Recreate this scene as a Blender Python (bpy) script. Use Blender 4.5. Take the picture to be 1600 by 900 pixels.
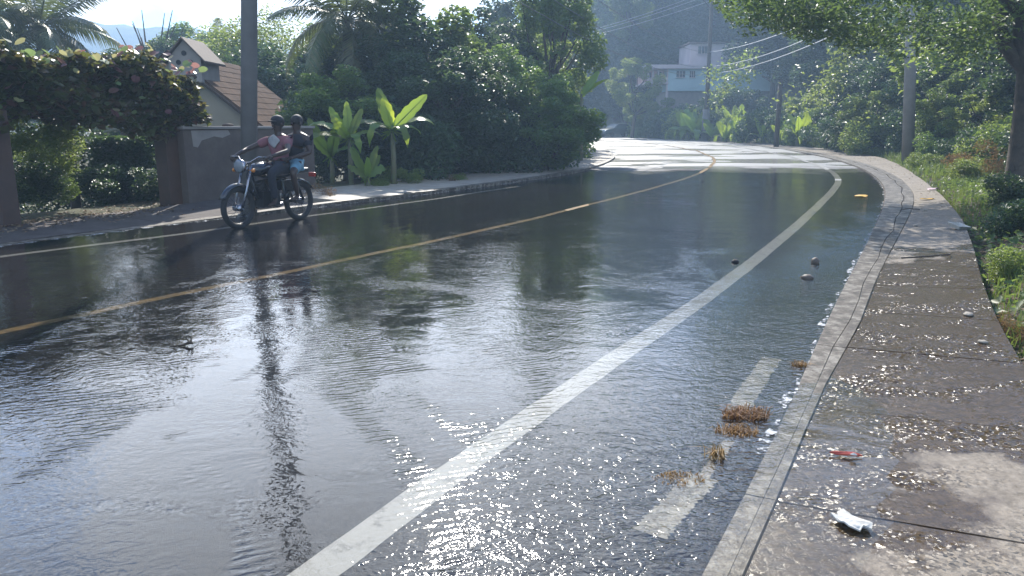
import bpy, math, random
import numpy as np
from mathutils import Vector, Matrix
random.seed(7); rng = np.random.default_rng(7)
S = bpy.context.scene; COL = S.collection
for o in list(bpy.data.objects): bpy.data.objects.remove(o)

# ------------------------------------------------------------------ camera
PITCH = math.atan(257/1200); EYE = 1.5
cam = bpy.data.objects.new('camera', bpy.data.cameras.new('camera')); COL.objects.link(cam)
cam.location = (0, 0, EYE); cam.rotation_euler = (math.pi/2-PITCH, 0, 0)
cam.data.sensor_width = 36; cam.data.lens = 36*1200/1600; cam.data.clip_start = .05; cam.data.clip_end = 3000
S.camera = cam
# ------------------------------------------------------------------ light
SUN_EL, SUN_AZ = math.radians(37.5), math.radians(-4.0)     # azimuth from +Y, clockwise positive
W = bpy.data.worlds.new('World'); S.world = W; W.use_nodes = True
nt = W.node_tree; nt.nodes.clear()
def N(nt, t, **k):
    n = nt.nodes.new(t)
    for a, b in k.items():
        if a in n.bl_rna.properties.keys() or hasattr(n, a): setattr(n, a, b)
    return n
def ln(nt, a, b): nt.links.new(a, b)
out = N(nt, 'ShaderNodeOutputWorld'); bg = N(nt, 'ShaderNodeBackground'); bg.inputs[1].default_value = .12
sky = N(nt, 'ShaderNodeTexSky', sky_type='NISHITA', sun_disc=False, sun_elevation=SUN_EL, sun_rotation=SUN_AZ,
        air_density=1.15, dust_density=.2, ozone_density=3.0)
tc = N(nt, 'ShaderNodeTexCoord')
mp = N(nt, 'ShaderNodeMapping'); mp.inputs['Scale'].default_value = (1.0, 1.0, 2.0); mp.inputs['Location'].default_value = (.35, .1, .2)
n1 = N(nt, 'ShaderNodeTexNoise'); n1.inputs['Scale'].default_value = 5.5; n1.inputs['Detail'].default_value = 9; n1.inputs['Roughness'].default_value = .58
ln(nt, tc.outputs['Generated'], mp.inputs[0]); ln(nt, mp.outputs[0], n1.inputs['Vector'])
acc = None          # cumulus banks, several unseen ones added to brighten the water's reflections: (azimuth, elevation, angular radius, weight) in degrees
for az_, el_, r_, w_ in ((-23, 17.5, 8, .5), (-3, 15, 15, .42), (-12, 11, 8, .25), (-14, 28, 14, .24), (4, 30, 14, .22), (-38, 22, 20, .24), (9, 9, 5, .45), (-28, 9.5, 5, .35), (-19, 7.5, 4, .4), (22, 24, 16, .25), (-60, 25, 20, .3), (60, 20, 20, .3), (-8, 58, 25, .2), (150, 30, 40, .3), (-120, 25, 30, .3)):
    a_, e_ = math.radians(az_), math.radians(el_)
    vs_ = N(nt, 'ShaderNodeVectorMath', operation='DISTANCE'); ln(nt, tc.outputs['Generated'], vs_.inputs[0]); vs_.inputs[1].default_value = (math.sin(a_)*math.cos(e_), math.cos(a_)*math.cos(e_), math.sin(e_))
    mr = N(nt, 'ShaderNodeMapRange', interpolation_type='SMOOTHSTEP'); ln(nt, vs_.outputs['Value'], mr.inputs[0])
    for k_, v_ in ((1, 0), (2, math.radians(r_)*1.5), (3, w_), (4, 0)): mr.inputs[k_].default_value = v_
    if acc is None: acc = mr.outputs[0]
    else: ad = N(nt, 'ShaderNodeMath', operation='ADD'); ln(nt, acc, ad.inputs[0]); ln(nt, mr.outputs[0], ad.inputs[1]); acc = ad.outputs[0]
ad = N(nt, 'ShaderNodeMath', operation='ADD'); ln(nt, acc, ad.inputs[0]); ln(nt, n1.outputs[0], ad.inputs[1])
cr = N(nt, 'ShaderNodeValToRGB'); cr.color_ramp.elements[0].position = .6; cr.color_ramp.elements[1].position = .86; cr.color_ramp.interpolation = 'EASE'
mxw = N(nt, 'ShaderNodeMix', data_type='RGBA'); mxw.inputs['B'].default_value = (7.6, 7.9, 8.5, 1)
ln(nt, ad.outputs[0], cr.inputs[0])
ln(nt, cr.outputs[0], mxw.inputs['Factor']); tint = N(nt, 'ShaderNodeMix', data_type='RGBA', blend_type='MULTIPLY'); tint.inputs['Factor'].default_value = 1; tint.inputs['B'].default_value = (.6, .8, 1.03, 1); ln(nt, sky.outputs[0], tint.inputs['A']); ln(nt, tint.outputs['Result'], mxw.inputs['A']); ln(nt, mxw.outputs['Result'], bg.inputs[0]); ln(nt, bg.outputs[0], out.inputs[0])
sun = bpy.data.objects.new('sun', bpy.data.lights.new('sun', 'SUN')); COL.objects.link(sun)
sun.data.energy = 3.6; sun.data.angle = math.radians(.53); sun.data.color = (1, .95, .86)
sd = Vector((math.sin(SUN_AZ)*math.cos(SUN_EL), math.cos(SUN_AZ)*math.cos(SUN_EL), math.sin(SUN_EL)))
sun.rotation_euler = sd.to_track_quat('Z', 'Y').to_euler(); sun.location = (0, 0, 40)
S.view_settings.view_transform = 'Standard'; S.view_settings.look = 'None'; S.view_settings.exposure = 1.25; S.view_settings.gamma = 1
S.view_settings.use_curve_mapping = False
S.cycles.max_bounces = 6; S.cycles.transparent_max_bounces = 8; S.cycles.volume_bounces = 0
S.cycles.volume_step_rate = 4; S.cycles.volume_max_steps = 64; S.cycles.use_denoising = True; S.cycles.sample_clamp_direct = 50; S.cycles.sample_clamp_indirect = 2.5
try: S.cycles.sampling_pattern = 'BLUE_NOISE'
except Exception: pass
S.cycles.caustics_reflective = False; S.cycles.caustics_refractive = False

# ------------------------------------------------------------------ helpers
cP, sP = math.cos(PITCH), math.sin(PITCH)
def G(px, py, z=0):
    u = (px-800)/1200; v = (450-py)/1200
    dy = cP+v*sP; dz = -sP+v*cP; t = (EYE-z)/-dz
    return (u*t, dy*t)
def P(px, py, Y):
    u = (px-800)/1200; v = (450-py)/1200
    dy = cP+v*sP; dz = -sP+v*cP; t = Y/dy
    return Vector((u*t, Y, EYE+dz*t))
def sst(a, b, x):
    t = np.clip((x-a)/(b-a), 0, 1); return t*t*(3-2*t)
def tag(o, label=None, cat=None, group=None, kind=None):
    if label: o['label'] = label
    if cat: o['category'] = cat
    if group: o['group'] = group
    if kind: o['kind'] = kind
    return o
def empty(name, loc=(0, 0, 0), rz=0, label=None, cat=None, group=None, kind=None):
    o = bpy.data.objects.new(name, None); COL.objects.link(o); o.location = loc; o.rotation_euler = (0, 0, rz); o.empty_display_size = .1
    return tag(o, label, cat, group, kind)
def link(name, me, parent=None, mat=None):
    o = bpy.data.objects.new(name, me); COL.objects.link(o)
    if mat and not me.materials: me.materials.append(mat)
    if parent: o.parent = parent
    return o
def copy_tree(o, parent=None):
    c = o.copy(); COL.objects.link(c)
    if parent: c.parent = parent
    for ch in [x for x in bpy.data.objects if x.parent == o]: copy_tree(ch, c)
    return c
class MB:
    def __init__(s): s.v = []; s.f = []
    def add(s, vs, fs):
        k = len(s.v); s.v += [tuple(v) for v in vs]; s.f += [tuple(i+k for i in f) for f in fs]; return s
    def box(s, c, d, rz=0, M=None):
        x, y, z = d[0]/2, d[1]/2, d[2]/2
        vs = [Vector((a*x, b*y, e*z)) for e in (-1, 1) for a, b in ((-1, -1), (1, -1), (1, 1), (-1, 1))]
        R = M or Matrix.Rotation(rz, 3, 'Z'); vs = [R @ v+Vector(c) for v in vs]
        return s.add(vs, [(3, 2, 1, 0), (4, 5, 6, 7), (0, 1, 5, 4), (1, 2, 6, 5), (2, 3, 7, 6), (3, 0, 4, 7)])
    def tube(s, path, rad, n=8, cap=True):
        path = [Vector(p) for p in path]
        if not hasattr(rad, '__len__'): rad = [rad]*len(path)
        vs = []; up = Vector((0, 0, 1)); a = None
        for i, p in enumerate(path):
            d = (path[min(i+1, len(path)-1)]-path[max(i-1, 0)]).normalized()
            if a is None: a = d.cross(up if abs(d.z) < .9 else Vector((1, 0, 0))).normalized()
            a = (a-d*a.dot(d)).normalized(); b = d.cross(a)
            vs += [p+(a*math.cos(2*math.pi*k/n)+b*math.sin(2*math.pi*k/n))*rad[i] for k in range(n)]
        fs = [(i*n+k, i*n+(k+1) % n, (i+1)*n+(k+1) % n, (i+1)*n+k) for i in range(len(path)-1) for k in range(n)]
        if cap: fs += [tuple(range(n))[::-1], tuple(range(len(vs)-n, len(vs)))]
        return s.add(vs, fs)
    def torus(s, c, R, r, n=32, m=8, axis='Y'):
        vs = []
        for i in range(n):
            a = 2*math.pi*i/n
            for k in range(m):
                b = 2*math.pi*k/m; q = R+r*math.cos(b)
                vs.append((c[0]+q*math.cos(a), c[1]+r*math.sin(b), c[2]+q*math.sin(a)))
        return s.add(vs, [(i*m+k, i*m+(k+1) % m, ((i+1) % n)*m+(k+1) % m, ((i+1) % n)*m+k) for i in range(n) for k in range(m)])
    def ball(s, c, r, n=12, m=8, jit=0):
        r = r if hasattr(r, '__len__') else (r, r, r); vs = [(c[0], c[1], c[2]-r[2])]
        for j in range(1, m):
            t = math.pi*j/m
            for k in range(n):
                p = 2*math.pi*k/n; q = 1+random.uniform(-jit, jit)
                vs.append((c[0]+r[0]*q*math.sin(t)*math.cos(p), c[1]+r[1]*q*math.sin(t)*math.sin(p), c[2]-r[2]*q*math.cos(t)))
        vs.append((c[0], c[1], c[2]+r[2])); L = len(vs)-1
        fs = [(0, 1+(k+1) % n, 1+k) for k in range(n)]+[(1+j*n+k, 1+j*n+(k+1) % n, 1+(j+1)*n+(k+1) % n, 1+(j+1)*n+k) for j in range(m-2) for k in range(n)]
        fs += [(L, 1+(m-2)*n+k, 1+(m-2)*n+(k+1) % n) for k in range(n)]
        return s.add(vs, fs)
    def mesh(s, name, mat=None, smooth=False):
        me = bpy.data.meshes.new(name); me.from_pydata(s.v, [], s.f); me.update()
        if smooth: me.shade_smooth()
        if mat: me.materials.append(mat)
        return me
    def build(s, name, mat, parent=None, smooth=False, bevel=0):
        o = link(name, s.mesh(name, mat, smooth), parent)
        if bevel: m = o.modifiers.new('bevel', 'BEVEL'); m.width = bevel; m.segments = 2
        return o
def npmesh(name, V, Q, mat=None, smooth=False):
    """V (n,3) array, Q (m,k) index array"""
    me = bpy.data.meshes.new(name); m, k = Q.shape
    me.vertices.add(len(V)); me.vertices.foreach_set('co', np.asarray(V, np.float32).ravel())
    me.loops.add(m*k); me.loops.foreach_set('vertex_index', Q.astype(np.int32).ravel())
    me.polygons.add(m); me.polygons.foreach_set('loop_start', np.arange(0, m*k, k, dtype=np.int32))
    me.update(calc_edges=True)
    if smooth: me.shade_smooth()
    if mat: me.materials.append(mat)
    return me

# ------------------------------------------------------------------ materials
def mat(name):
    m = bpy.data.materials.new(name); m.use_nodes = True; t = m.node_tree; t.nodes.clear()
    o = N(t, 'ShaderNodeOutputMaterial'); return m, t, o
def geo_pos(t, scale=(1, 1, 1), rot=0):
    g = N(t, 'ShaderNodeNewGeometry'); m = N(t, 'ShaderNodeMapping'); m.inputs['Scale'].default_value = scale
    m.inputs['Rotation'].default_value = (0, 0, rot); ln(t, g.outputs['Position'], m.inputs[0]); return m.outputs[0]
def noise(t, vec, sc, det=4, rough=.5, dist=0):
    n = N(t, 'ShaderNodeTexNoise'); n.inputs['Scale'].default_value = sc; n.inputs['Detail'].default_value = det
    n.inputs['Roughness'].default_value = rough; n.inputs['Distortion'].default_value = dist
    if vec is not None: ln(t, vec, n.inputs['Vector'])
    return n.outputs[0]
def ramp(t, fac, stops):
    r = N(t, 'ShaderNodeValToRGB'); e = r.color_ramp.elements
    while len(e) < len(stops): e.new(.5)
    for i, (p, c) in enumerate(stops): e[i].position = p; e[i].color = tuple(c)+(1,) if len(c) == 3 else c
    ln(t, fac, r.inputs[0]); return r.outputs[0]
def math_(t, op, a, b=None, c=None, clamp=False):
    n = N(t, 'ShaderNodeMath', operation=op); n.use_clamp = clamp
    for i, x in enumerate((a, b, c)):
        if x is None: continue
        if isinstance(x, (int, float)): n.inputs[i].default_value = x
        else: ln(t, x, n.inputs[i])
    return n.outputs[0]
def mixc(t, f, a, b):
    n = N(t, 'ShaderNodeMix', data_type='RGBA')
    for s, x in (('Factor', f), ('A', a), ('B', b)):
        if isinstance(x, (int, float)): n.inputs[s].default_value = x
        elif isinstance(x, tuple): n.inputs[s].default_value = x+(1,) if len(x) == 3 else x
        else: ln(t, x, n.inputs[s])
    return n.outputs['Result']
def bump(t, h, st=.3, dist=.01, prev=None):
    b = N(t, 'ShaderNodeBump'); b.inputs['Distance'].default_value = dist
    if isinstance(st, (int, float)): b.inputs['Strength'].default_value = st
    else: ln(t, st, b.inputs['Strength'])
    ln(t, h, b.inputs['Height'])
    if prev is not None: ln(t, prev, b.inputs['Normal'])
    return b.outputs[0]
def prin(t, o, col, rough=.7, nrm=None, **k):
    p = N(t, 'ShaderNodeBsdfPrincipled')
    for s, x in (('Base Color', col), ('Roughness', rough)):
        if isinstance(x, (int, float)): p.inputs[s].default_value = x
        elif isinstance(x, tuple): p.inputs[s].default_value = x+(1,) if len(x) == 3 else x
        else: ln(t, x, p.inputs[s])
    for s, x in k.items():
        s = s.replace('_', ' ')
        if isinstance(x, (int, float)): p.inputs[s].default_value = x
        else: ln(t, x, p.inputs[s])
    if nrm is not None: ln(t, nrm, p.inputs['Normal'])
    if o is not None: ln(t, p.outputs[0], o.inputs[0])
    return p
def simple(name, c1, c2=None, rough=.7, sc=8, bs=.3, bd=.01, obj=True, **k):
    m, t, o = mat(name); c2 = c2 or tuple(x*.7 for x in c1)
    g = N(t, 'ShaderNodeTexCoord').outputs['Object'] if obj else geo_pos(t)
    n = noise(t, g, sc, 6, .6); col = ramp(t, n, [(.3, c1), (.7, c2)])
    prin(t, o, col, rough, bump(t, noise(t, g, sc*4, 4), bs, bd) if bs else None, **k); return m
def leafmat(name, cols, tcol, trans=.4, rough=.42, spec=.5):
    m, t, o = mat(name); g = N(t, 'ShaderNodeNewGeometry'); oi = N(t, 'ShaderNodeObjectInfo')
    r = math_(t, 'FRACT', math_(t, 'ADD', g.outputs['Random Per Island'], math_(t, 'MULTIPLY', oi.outputs['Random'], .35)))
    col = ramp(t, g.outputs['Random Per Island'], [(i/(max(1, len(cols)-1)), c) for i, c in enumerate(cols)])
    hs = N(t, 'ShaderNodeHueSaturation'); ln(t, col, hs.inputs['Color'])
    ln(t, math_(t, 'ADD', math_(t, 'MULTIPLY', oi.outputs['Random'], .6), .8), hs.inputs['Value'])
    ln(t, math_(t, 'ADD', math_(t, 'MULTIPLY', oi.outputs['Random'], .05), .475), hs.inputs['Hue'])
    p = prin(t, None, hs.outputs[0], rough); p.inputs['Specular IOR Level'].default_value = spec
    tr = N(t, 'ShaderNodeBsdfTranslucent'); tm = N(t, 'ShaderNodeMix', data_type='RGBA', blend_type='MIX'); tm.inputs['Factor'].default_value = .6
    ln(t, hs.outputs[0], tm.inputs['A']); tm.inputs['B'].default_value = tcol+(1,); ln(t, tm.outputs['Result'], tr.inputs[0])
    mx = N(t, 'ShaderNodeMixShader'); mx.inputs[0].default_value = trans; ln(t, p.outputs[0], mx.inputs[1]); ln(t, tr.outputs[0], mx.inputs[2])
    ln(t, mx.outputs[0], o.inputs[0]); return m

def grains(t, vec, scale, tilt, base=None):
    """normal tilted at random per grain: wet grit whose facets catch the sun one by one"""
    vo = N(t, 'ShaderNodeTexVoronoi'); vo.inputs['Scale'].default_value = scale; ln(t, vec, vo.inputs['Vector'])
    a = N(t, 'ShaderNodeVectorMath', operation='SUBTRACT'); ln(t, vo.outputs['Color'], a.inputs[0]); a.inputs[1].default_value = (.5, .5, .5)
    b = N(t, 'ShaderNodeVectorMath', operation='SCALE'); ln(t, a.outputs[0], b.inputs[0])
    if isinstance(tilt, (int, float)): b.inputs['Scale'].default_value = tilt
    else: ln(t, tilt, b.inputs['Scale'])
    c = N(t, 'ShaderNodeVectorMath', operation='ADD'); ln(t, b.outputs[0], c.inputs[0])
    if base is None: base = N(t, 'ShaderNodeNewGeometry').outputs['Normal']
    ln(t, base, c.inputs[1]); n = N(t, 'ShaderNodeVectorMath', operation='NORMALIZE'); ln(t, c.outputs[0], n.inputs[0])
    return n.outputs[0]
M = {}
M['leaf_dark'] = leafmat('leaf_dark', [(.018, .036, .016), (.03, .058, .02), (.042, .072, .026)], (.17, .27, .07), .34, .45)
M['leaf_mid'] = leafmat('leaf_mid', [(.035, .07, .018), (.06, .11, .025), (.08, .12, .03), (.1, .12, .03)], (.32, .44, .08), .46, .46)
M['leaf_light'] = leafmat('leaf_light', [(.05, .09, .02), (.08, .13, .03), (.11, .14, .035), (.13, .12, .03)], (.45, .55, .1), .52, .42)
M['leaf_shade'] = leafmat('leaf_shade', [(.03, .055, .018), (.045, .08, .025), (.07, .1, .03)], (.26, .38, .08), .42, .5)
M['leaf_vine'] = leafmat('leaf_vine', [(.04, .07, .02), (.06, .09, .025), (.1, .1, .03), (.12, .05, .04), (.07, .09, .03)], (.25, .26, .05), .35, .4)
M['leaf_dry'] = leafmat('leaf_dry', [(.12, .07, .03), (.2, .12, .05), (.16, .1, .05), (.09, .05, .025)], (.35, .2, .06), .35, .6, .3)
M['palm_leaf'] = leafmat('palm_leaf', [(.05, .075, .025), (.07, .09, .03), (.1, .1, .04)], (.2, .24, .05), .3, .38)
M['banana_leaf'] = leafmat('banana_leaf', [(.09, .16, .025), (.1, .17, .03)], (.5, .62, .05), .5, .35)
M['banana_bright'] = leafmat('banana_bright', [(.16, .22, .03), (.16, .22, .03)], (.75, .8, .05), .6, .35)
M['grass'] = leafmat('grass', [(.05, .1, .02), (.09, .14, .03), (.14, .15, .05)], (.28, .36, .06), .4, .5)
M['grass_dry'] = leafmat('grass_dry', [(.18, .1, .04), (.28, .17, .07), (.12, .07, .03)], (.4, .24, .08), .35, .6, .3)
M['litter'] = leafmat('litter', [(.13, .07, .04), (.25, .18, .1), (.08, .05, .03), (.35, .28, .18)], (.3, .2, .1), .15, .6, .3)
M['bark'] = simple('bark', (.09, .07, .05), (.035, .028, .022), .85, 6, .6, .03)
M['stem'] = simple('stem', (.09, .12, .05), (.12, .09, .05), .6, 5, .3)
M['concrete_pole'] = simple('concrete_pole', (.17, .165, .16), (.12, .115, .11), .8, 3, .2)
M['plaster'] = simple('plaster', (.27, .235, .17), (.22, .19, .135), .85, 1.5, .15)
M['plaster_pale'] = simple('plaster_pale', (.26, .235, .21), (.2, .18, .16), .85, 3, .15)
M['roofing'] = simple('roofing', (.12, .075, .05), (.065, .042, .03), 1.0, 3, .5, .02, Specular_IOR_Level=.1)
M['roof_edge'] = simple('roof_edge', (.1, .07, .055), None, .8)
M['hole'] = simple('hole', (.01, .01, .01), None, .9, bs=0)
M['house_white'] = simple('house_white', (.5, .42, .42), (.4, .34, .35), .8, .8, 0)
M['house_turquoise'] = simple('house_turquoise', (.36, .5, .52), (.3, .42, .45), .8, .8, 0)
M['house_pink'] = simple('house_pink', (.5, .3, .26), None, .8, .8, 0)
M['glass_dark'] = simple('glass_dark', (.03, .04, .045), None, .15, bs=0)
M['black_metal'] = simple('black_metal', (.015, .015, .017), None, .35, bs=0)
M['rubber'] = simple('rubber', (.015, .015, .015), None, .75, 30, .4, .003)
M['chrome'] = simple('chrome', (.3, .3, .32), (.25, .25, .27), .25, bs=0, Metallic=1.0)
M['tank_black'] = simple('tank_black', (.02, .02, .025), None, .2, bs=0, Coat_Weight=.6)
M['seat_vinyl'] = simple('seat_vinyl', (.02, .018, .018), None, .5, 20, .2)
M['lamp_glass'] = simple('lamp_glass', (.22, .24, .26), None, .08, bs=0)
M['red_plastic'] = simple('red_plastic', (.4, .02, .01), None, .3, bs=0)
M['orange_plastic'] = simple('orange_plastic', (.6, .2, .02), None, .3, bs=0)
M['skin'] = simple('skin', (.045, .025, .017), (.035, .02, .014), .5, 10, .05, Subsurface_Weight=.05)
M['hair'] = simple('hair', (.01, .008, .007), None, .6, 60, .6)
M['cap'] = simple('cap', (.012, .012, .016), None, .7, 30, .2)
M['shirt_pink'] = simple('shirt_pink', (.2, .075, .085), (.15, .06, .07), .85, 14, .3)
M['print_white'] = simple('print_white', (.35, .35, .35), None, .8, 14, .2)
M['shirt_dark'] = simple('shirt_dark', (.02, .023, .032), None, .85, 14, .3)
M['trousers'] = simple('trousers', (.018, .02, .028), None, .85, 14, .3)
M['shorts_blue'] = simple('shorts_blue', (.14, .28, .36), (.1, .22, .29), .85, 14, .3)
M['white_item'] = simple('white_item', (.6, .58, .52), (.42, .4, .35), .75, 18, .4)
M['red_item'] = simple('red_item', (.45, .07, .04), None, .4)
M['pink_item'] = simple('pink_item', (.5, .33, .36), None, .5)
M['yellow_leaf'] = simple('yellow_leaf', (.7, .4, .02), (.6, .3, .02), .5)
M['stone'] = simple('stone', (.13, .1, .07), (.08, .06, .045), .6, 20, .5)
M['pale_stone'] = simple('pale_stone', (.34, .3, .24), (.22, .19, .15), .85, 25, .5)
M['sunlit_concrete'] = simple('sunlit_concrete', (.27, .255, .23), (.2, .19, .17), .8, 3, .2)  # paler copy of the pole concrete, sunlit look put into its colour
M['cable'] = simple('cable', (.35, .37, .4), None, .35, bs=0)
M['cable_black'] = simple('cable_black', (.03, .03, .035), None, .4, bs=0)
M['porcelain'] = simple('porcelain', (.7, .75, .75), None, .15, bs=0)
M['car_paint'] = simple('car_paint', (.03, .06, .055), None, .25, bs=0, Coat_Weight=.8)
M['rust_brown'] = simple('rust_brown', (.085, .05, .035), (.055, .036, .028), .8, 4, .3)

# asphalt: dark aggregate, wet; paler and rougher where it has drained (far part)
m, t, o = mat('asphalt'); M['asphalt'] = m; g = geo_pos(t)
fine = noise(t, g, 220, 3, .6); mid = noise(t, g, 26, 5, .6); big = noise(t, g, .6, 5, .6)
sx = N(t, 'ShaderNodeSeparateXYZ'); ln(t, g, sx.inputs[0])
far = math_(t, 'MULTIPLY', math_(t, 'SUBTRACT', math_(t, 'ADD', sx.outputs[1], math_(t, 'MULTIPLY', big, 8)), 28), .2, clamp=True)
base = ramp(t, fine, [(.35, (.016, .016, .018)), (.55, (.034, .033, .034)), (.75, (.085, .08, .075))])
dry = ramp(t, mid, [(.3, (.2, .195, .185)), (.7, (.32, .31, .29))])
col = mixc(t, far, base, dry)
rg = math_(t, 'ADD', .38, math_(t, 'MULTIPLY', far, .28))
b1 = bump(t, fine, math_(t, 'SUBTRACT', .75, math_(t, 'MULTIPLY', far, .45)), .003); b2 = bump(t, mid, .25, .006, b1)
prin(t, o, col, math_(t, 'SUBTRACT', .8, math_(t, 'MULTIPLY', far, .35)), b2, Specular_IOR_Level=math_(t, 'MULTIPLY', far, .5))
# paint on the road, worn through to the aggregate
def paint(name, c, worn):
    m, t, o = mat(name); g = geo_pos(t); f = noise(t, g, 160, 3, .6); w = noise(t, g, 7, 8, .75)
    k = math_(t, 'MULTIPLY', math_(t, 'SUBTRACT', math_(t, 'ADD', w, math_(t, 'MULTIPLY', f, .25)), worn), 9, clamp=True)
    col = mixc(t, k, c, (.07, .065, .06)); col = mixc(t, noise(t, g, 2.5, 5), col, tuple(x*.75 for x in c))
    prin(t, o, col, .7, bump(t, f, .35, .003), Specular_IOR_Level=.05); return m
M['white_paint'] = paint('white_paint', (.36, .35, .32), .67)
M['worn_paint'] = paint('worn_paint', (.33, .3, .24), .56)
M['yellow_paint'] = paint('yellow_paint', (.3, .195, .08), .58)
# water film: thin, flowing, rippled
m, t, o = mat('water_film'); M['water'] = m
ge = N(t, 'ShaderNodeNewGeometry'); sx = N(t, 'ShaderNodeSeparateXYZ'); ln(t, ge.outputs['Position'], sx.inputs[0])
def rot(ang, scale):
    mp = N(t, 'ShaderNodeMapping'); mp.inputs['Rotation'].default_value = (0, 0, ang); mp.inputs['Scale'].default_value = scale
    ln(t, ge.outputs['Position'], mp.inputs[0]); return mp.outputs[0]
# road runs 31 degrees right of +Y; "across" = distance to the right of the white line
across = math_(t, 'SUBTRACT', math_(t, 'MULTIPLY', sx.outputs[0], .86), math_(t, 'MULTIPLY', sx.outputs[1], .51))
gut = math_(t, 'MULTIPLY', math_(t, 'ADD', across, 1.9), .7, clamp=True)                 # 0 in the lane, 1 by the gutter
patch = ramp(t, noise(t, rot(.2, (1, .8, 1)), .45, 5, .6, .8), [(.40, (0, 0, 0)), (.60, (1, 1, 1))])
patch2 = ramp(t, noise(t, rot(.9, (1, .5, 1)), .9, 4, .6, 1.2), [(.52, (0, 0, 0)), (.62, (1, 1, 1))])
chop = noise(t, rot(-.15, (1, 1.25, 1)), 9, 3, .6, 1.2)
chop2 = noise(t, rot(.35, (1, 1, 1)), 34, 1.5, .5, .6)
swell = noise(t, rot(.1, (1, 1.2, 1)), 1.6, 4, .5, 1.0)
wv = N(t, 'ShaderNodeTexWave', wave_type='BANDS', bands_direction='Y', wave_profile='SIN'); wv.inputs['Scale'].default_value = 7.5
wv.inputs['Distortion'].default_value = 9; wv.inputs['Detail'].default_value = 4; wv.inputs['Detail Scale'].default_value = 1.1; wv.inputs['Detail Roughness'].default_value = .65
ln(t, rot(-.75, (.45, 1, 1)), wv.inputs['Vector'])
near_ = math_(t, 'SUBTRACT', 1.0, math_(t, 'MULTIPLY', sx.outputs[1], .06), clamp=True)
amp = math_(t, 'ADD', .035, math_(t, 'ADD', math_(t, 'MULTIPLY', patch, .17), math_(t, 'MULTIPLY', gut, .6)))
calm = math_(t, 'SUBTRACT', 1, math_(t, 'MULTIPLY', math_(t, 'ADD', across, .72), 5), clamp=True)
amp = math_(t, 'MULTIPLY', amp, math_(t, 'ADD', .12, math_(t, 'MULTIPLY', calm, .88)))
b = bump(t, swell, math_(t, 'ADD', .30, math_(t, 'MULTIPLY', gut, .4)), .02)
b = bump(t, wv.outputs[1], math_(t, 'MULTIPLY', math_(t, 'MULTIPLY', math_(t, 'ADD', patch2, math_(t, 'MULTIPLY', gut, .25)), math_(t, 'MULTIPLY', near_, calm)), .38), .006, b)
b = bump(t, chop, amp, .016, b)
b = bump(t, chop2, math_(t, 'MULTIPLY', amp, 1.0), .009, b)
thin = ramp(t, noise(t, rot(.7, (1, 1.3, 1)), .8, 6, .65, .8), [(.52, (0, 0, 0)), (.62, (1, 1, 1))])
b = grains(t, rot(0, (1, 1, 1)), 90, math_(t, 'MULTIPLY', math_(t, 'MULTIPLY', thin, math_(t, 'SUBTRACT', 1, gut)), .10), b)
dt = N(t, 'ShaderNodeVectorMath', operation='DOT_PRODUCT'); ln(t, b, dt.inputs[0]); ln(t, ge.outputs['Incoming'], dt.inputs[1])
fz = math_(t, 'POWER', math_(t, 'SUBTRACT', 1, math_(t, 'ABSOLUTE', dt.outputs['Value']), clamp=True), 4.5)   # Schlick, same from both sides
sx2 = N(t, 'ShaderNodeSeparateXYZ'); ln(t, N(t, 'ShaderNodeNewGeometry').outputs['Position'], sx2.inputs[0])
calm2 = math_(t, 'SUBTRACT', 1, math_(t, 'MULTIPLY', math_(t, 'ADD', math_(t, 'SUBTRACT', math_(t, 'MULTIPLY', sx2.outputs[0], .86), math_(t, 'MULTIPLY', sx2.outputs[1], .51)), .72), 5, clamp=True))
fz = math_(t, 'ADD', .045, math_(t, 'MULTIPLY', fz, 2.0), clamp=True)
tr = N(t, 'ShaderNodeBsdfTransparent'); tr.inputs[0].default_value = (.93, .92, .88, 1)
gl = N(t, 'ShaderNodeBsdfGlossy'); gl.inputs['Roughness'].default_value = .05; ln(t, b, gl.inputs['Normal'])
mx = N(t, 'ShaderNodeMixShader'); ln(t, math_(t, 'MULTIPLY', math_(t, 'MINIMUM', fz, .62), math_(t, 'ADD', .45, math_(t, 'MULTIPLY', calm2, .55))), mx.inputs[0]); ln(t, tr.outputs[0], mx.inputs[1]); ln(t, gl.outputs[0], mx.inputs[2]); ln(t, mx.outputs[0], o.inputs[0])
# pavement: wet sparkling grit with dry patches
m, t, o = mat('pavement_grit'); M['pavement'] = m; g = geo_pos(t)
sx = N(t, 'ShaderNodeSeparateXYZ'); ln(t, g, sx.inputs[0])
big = noise(t, g, 1.3, 6, .6); fine = noise(t, g, 130, 4, .65); mid = noise(t, g, 22, 6, .7)
yy = math_(t, 'ADD', sx.outputs[1], math_(t, 'MULTIPLY', math_(t, 'SUBTRACT', big, .5), 9))
yd = math_(t, 'ADD', sx.outputs[1], math_(t, 'MULTIPLY', math_(t, 'SUBTRACT', big, .5), 2.6))
w1 = math_(t, 'MULTIPLY', math_(t, 'SUBTRACT', 9.4, yy), 1.1, clamp=True)
xx = math_(t, 'ADD', math_(t, 'SUBTRACT', sx.outputs[0], math_(t, 'MULTIPLY', sx.outputs[1], .35)), math_(t, 'MULTIPLY', math_(t, 'SUBTRACT', big, .5), 1.6))
d2 = math_(t, 'MULTIPLY', math_(t, 'MULTIPLY', math_(t, 'SUBTRACT', xx, .56), 6, clamp=True), math_(t, 'MULTIPLY', math_(t, 'SUBTRACT', 3.3, yd), 6, clamp=True))
wet = math_(t, 'MULTIPLY', w1, math_(t, 'SUBTRACT', 1, d2), clamp=True)
cd = ramp(t, mid, [(.28, (.1, .08, .058)), (.5, (.2, .165, .125)), (.72, (.3, .255, .2))])
cw = ramp(t, mid, [(.3, (.036, .022, .011)), (.7, (.11, .07, .036))])
col = mixc(t, wet, cd, cw)
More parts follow.
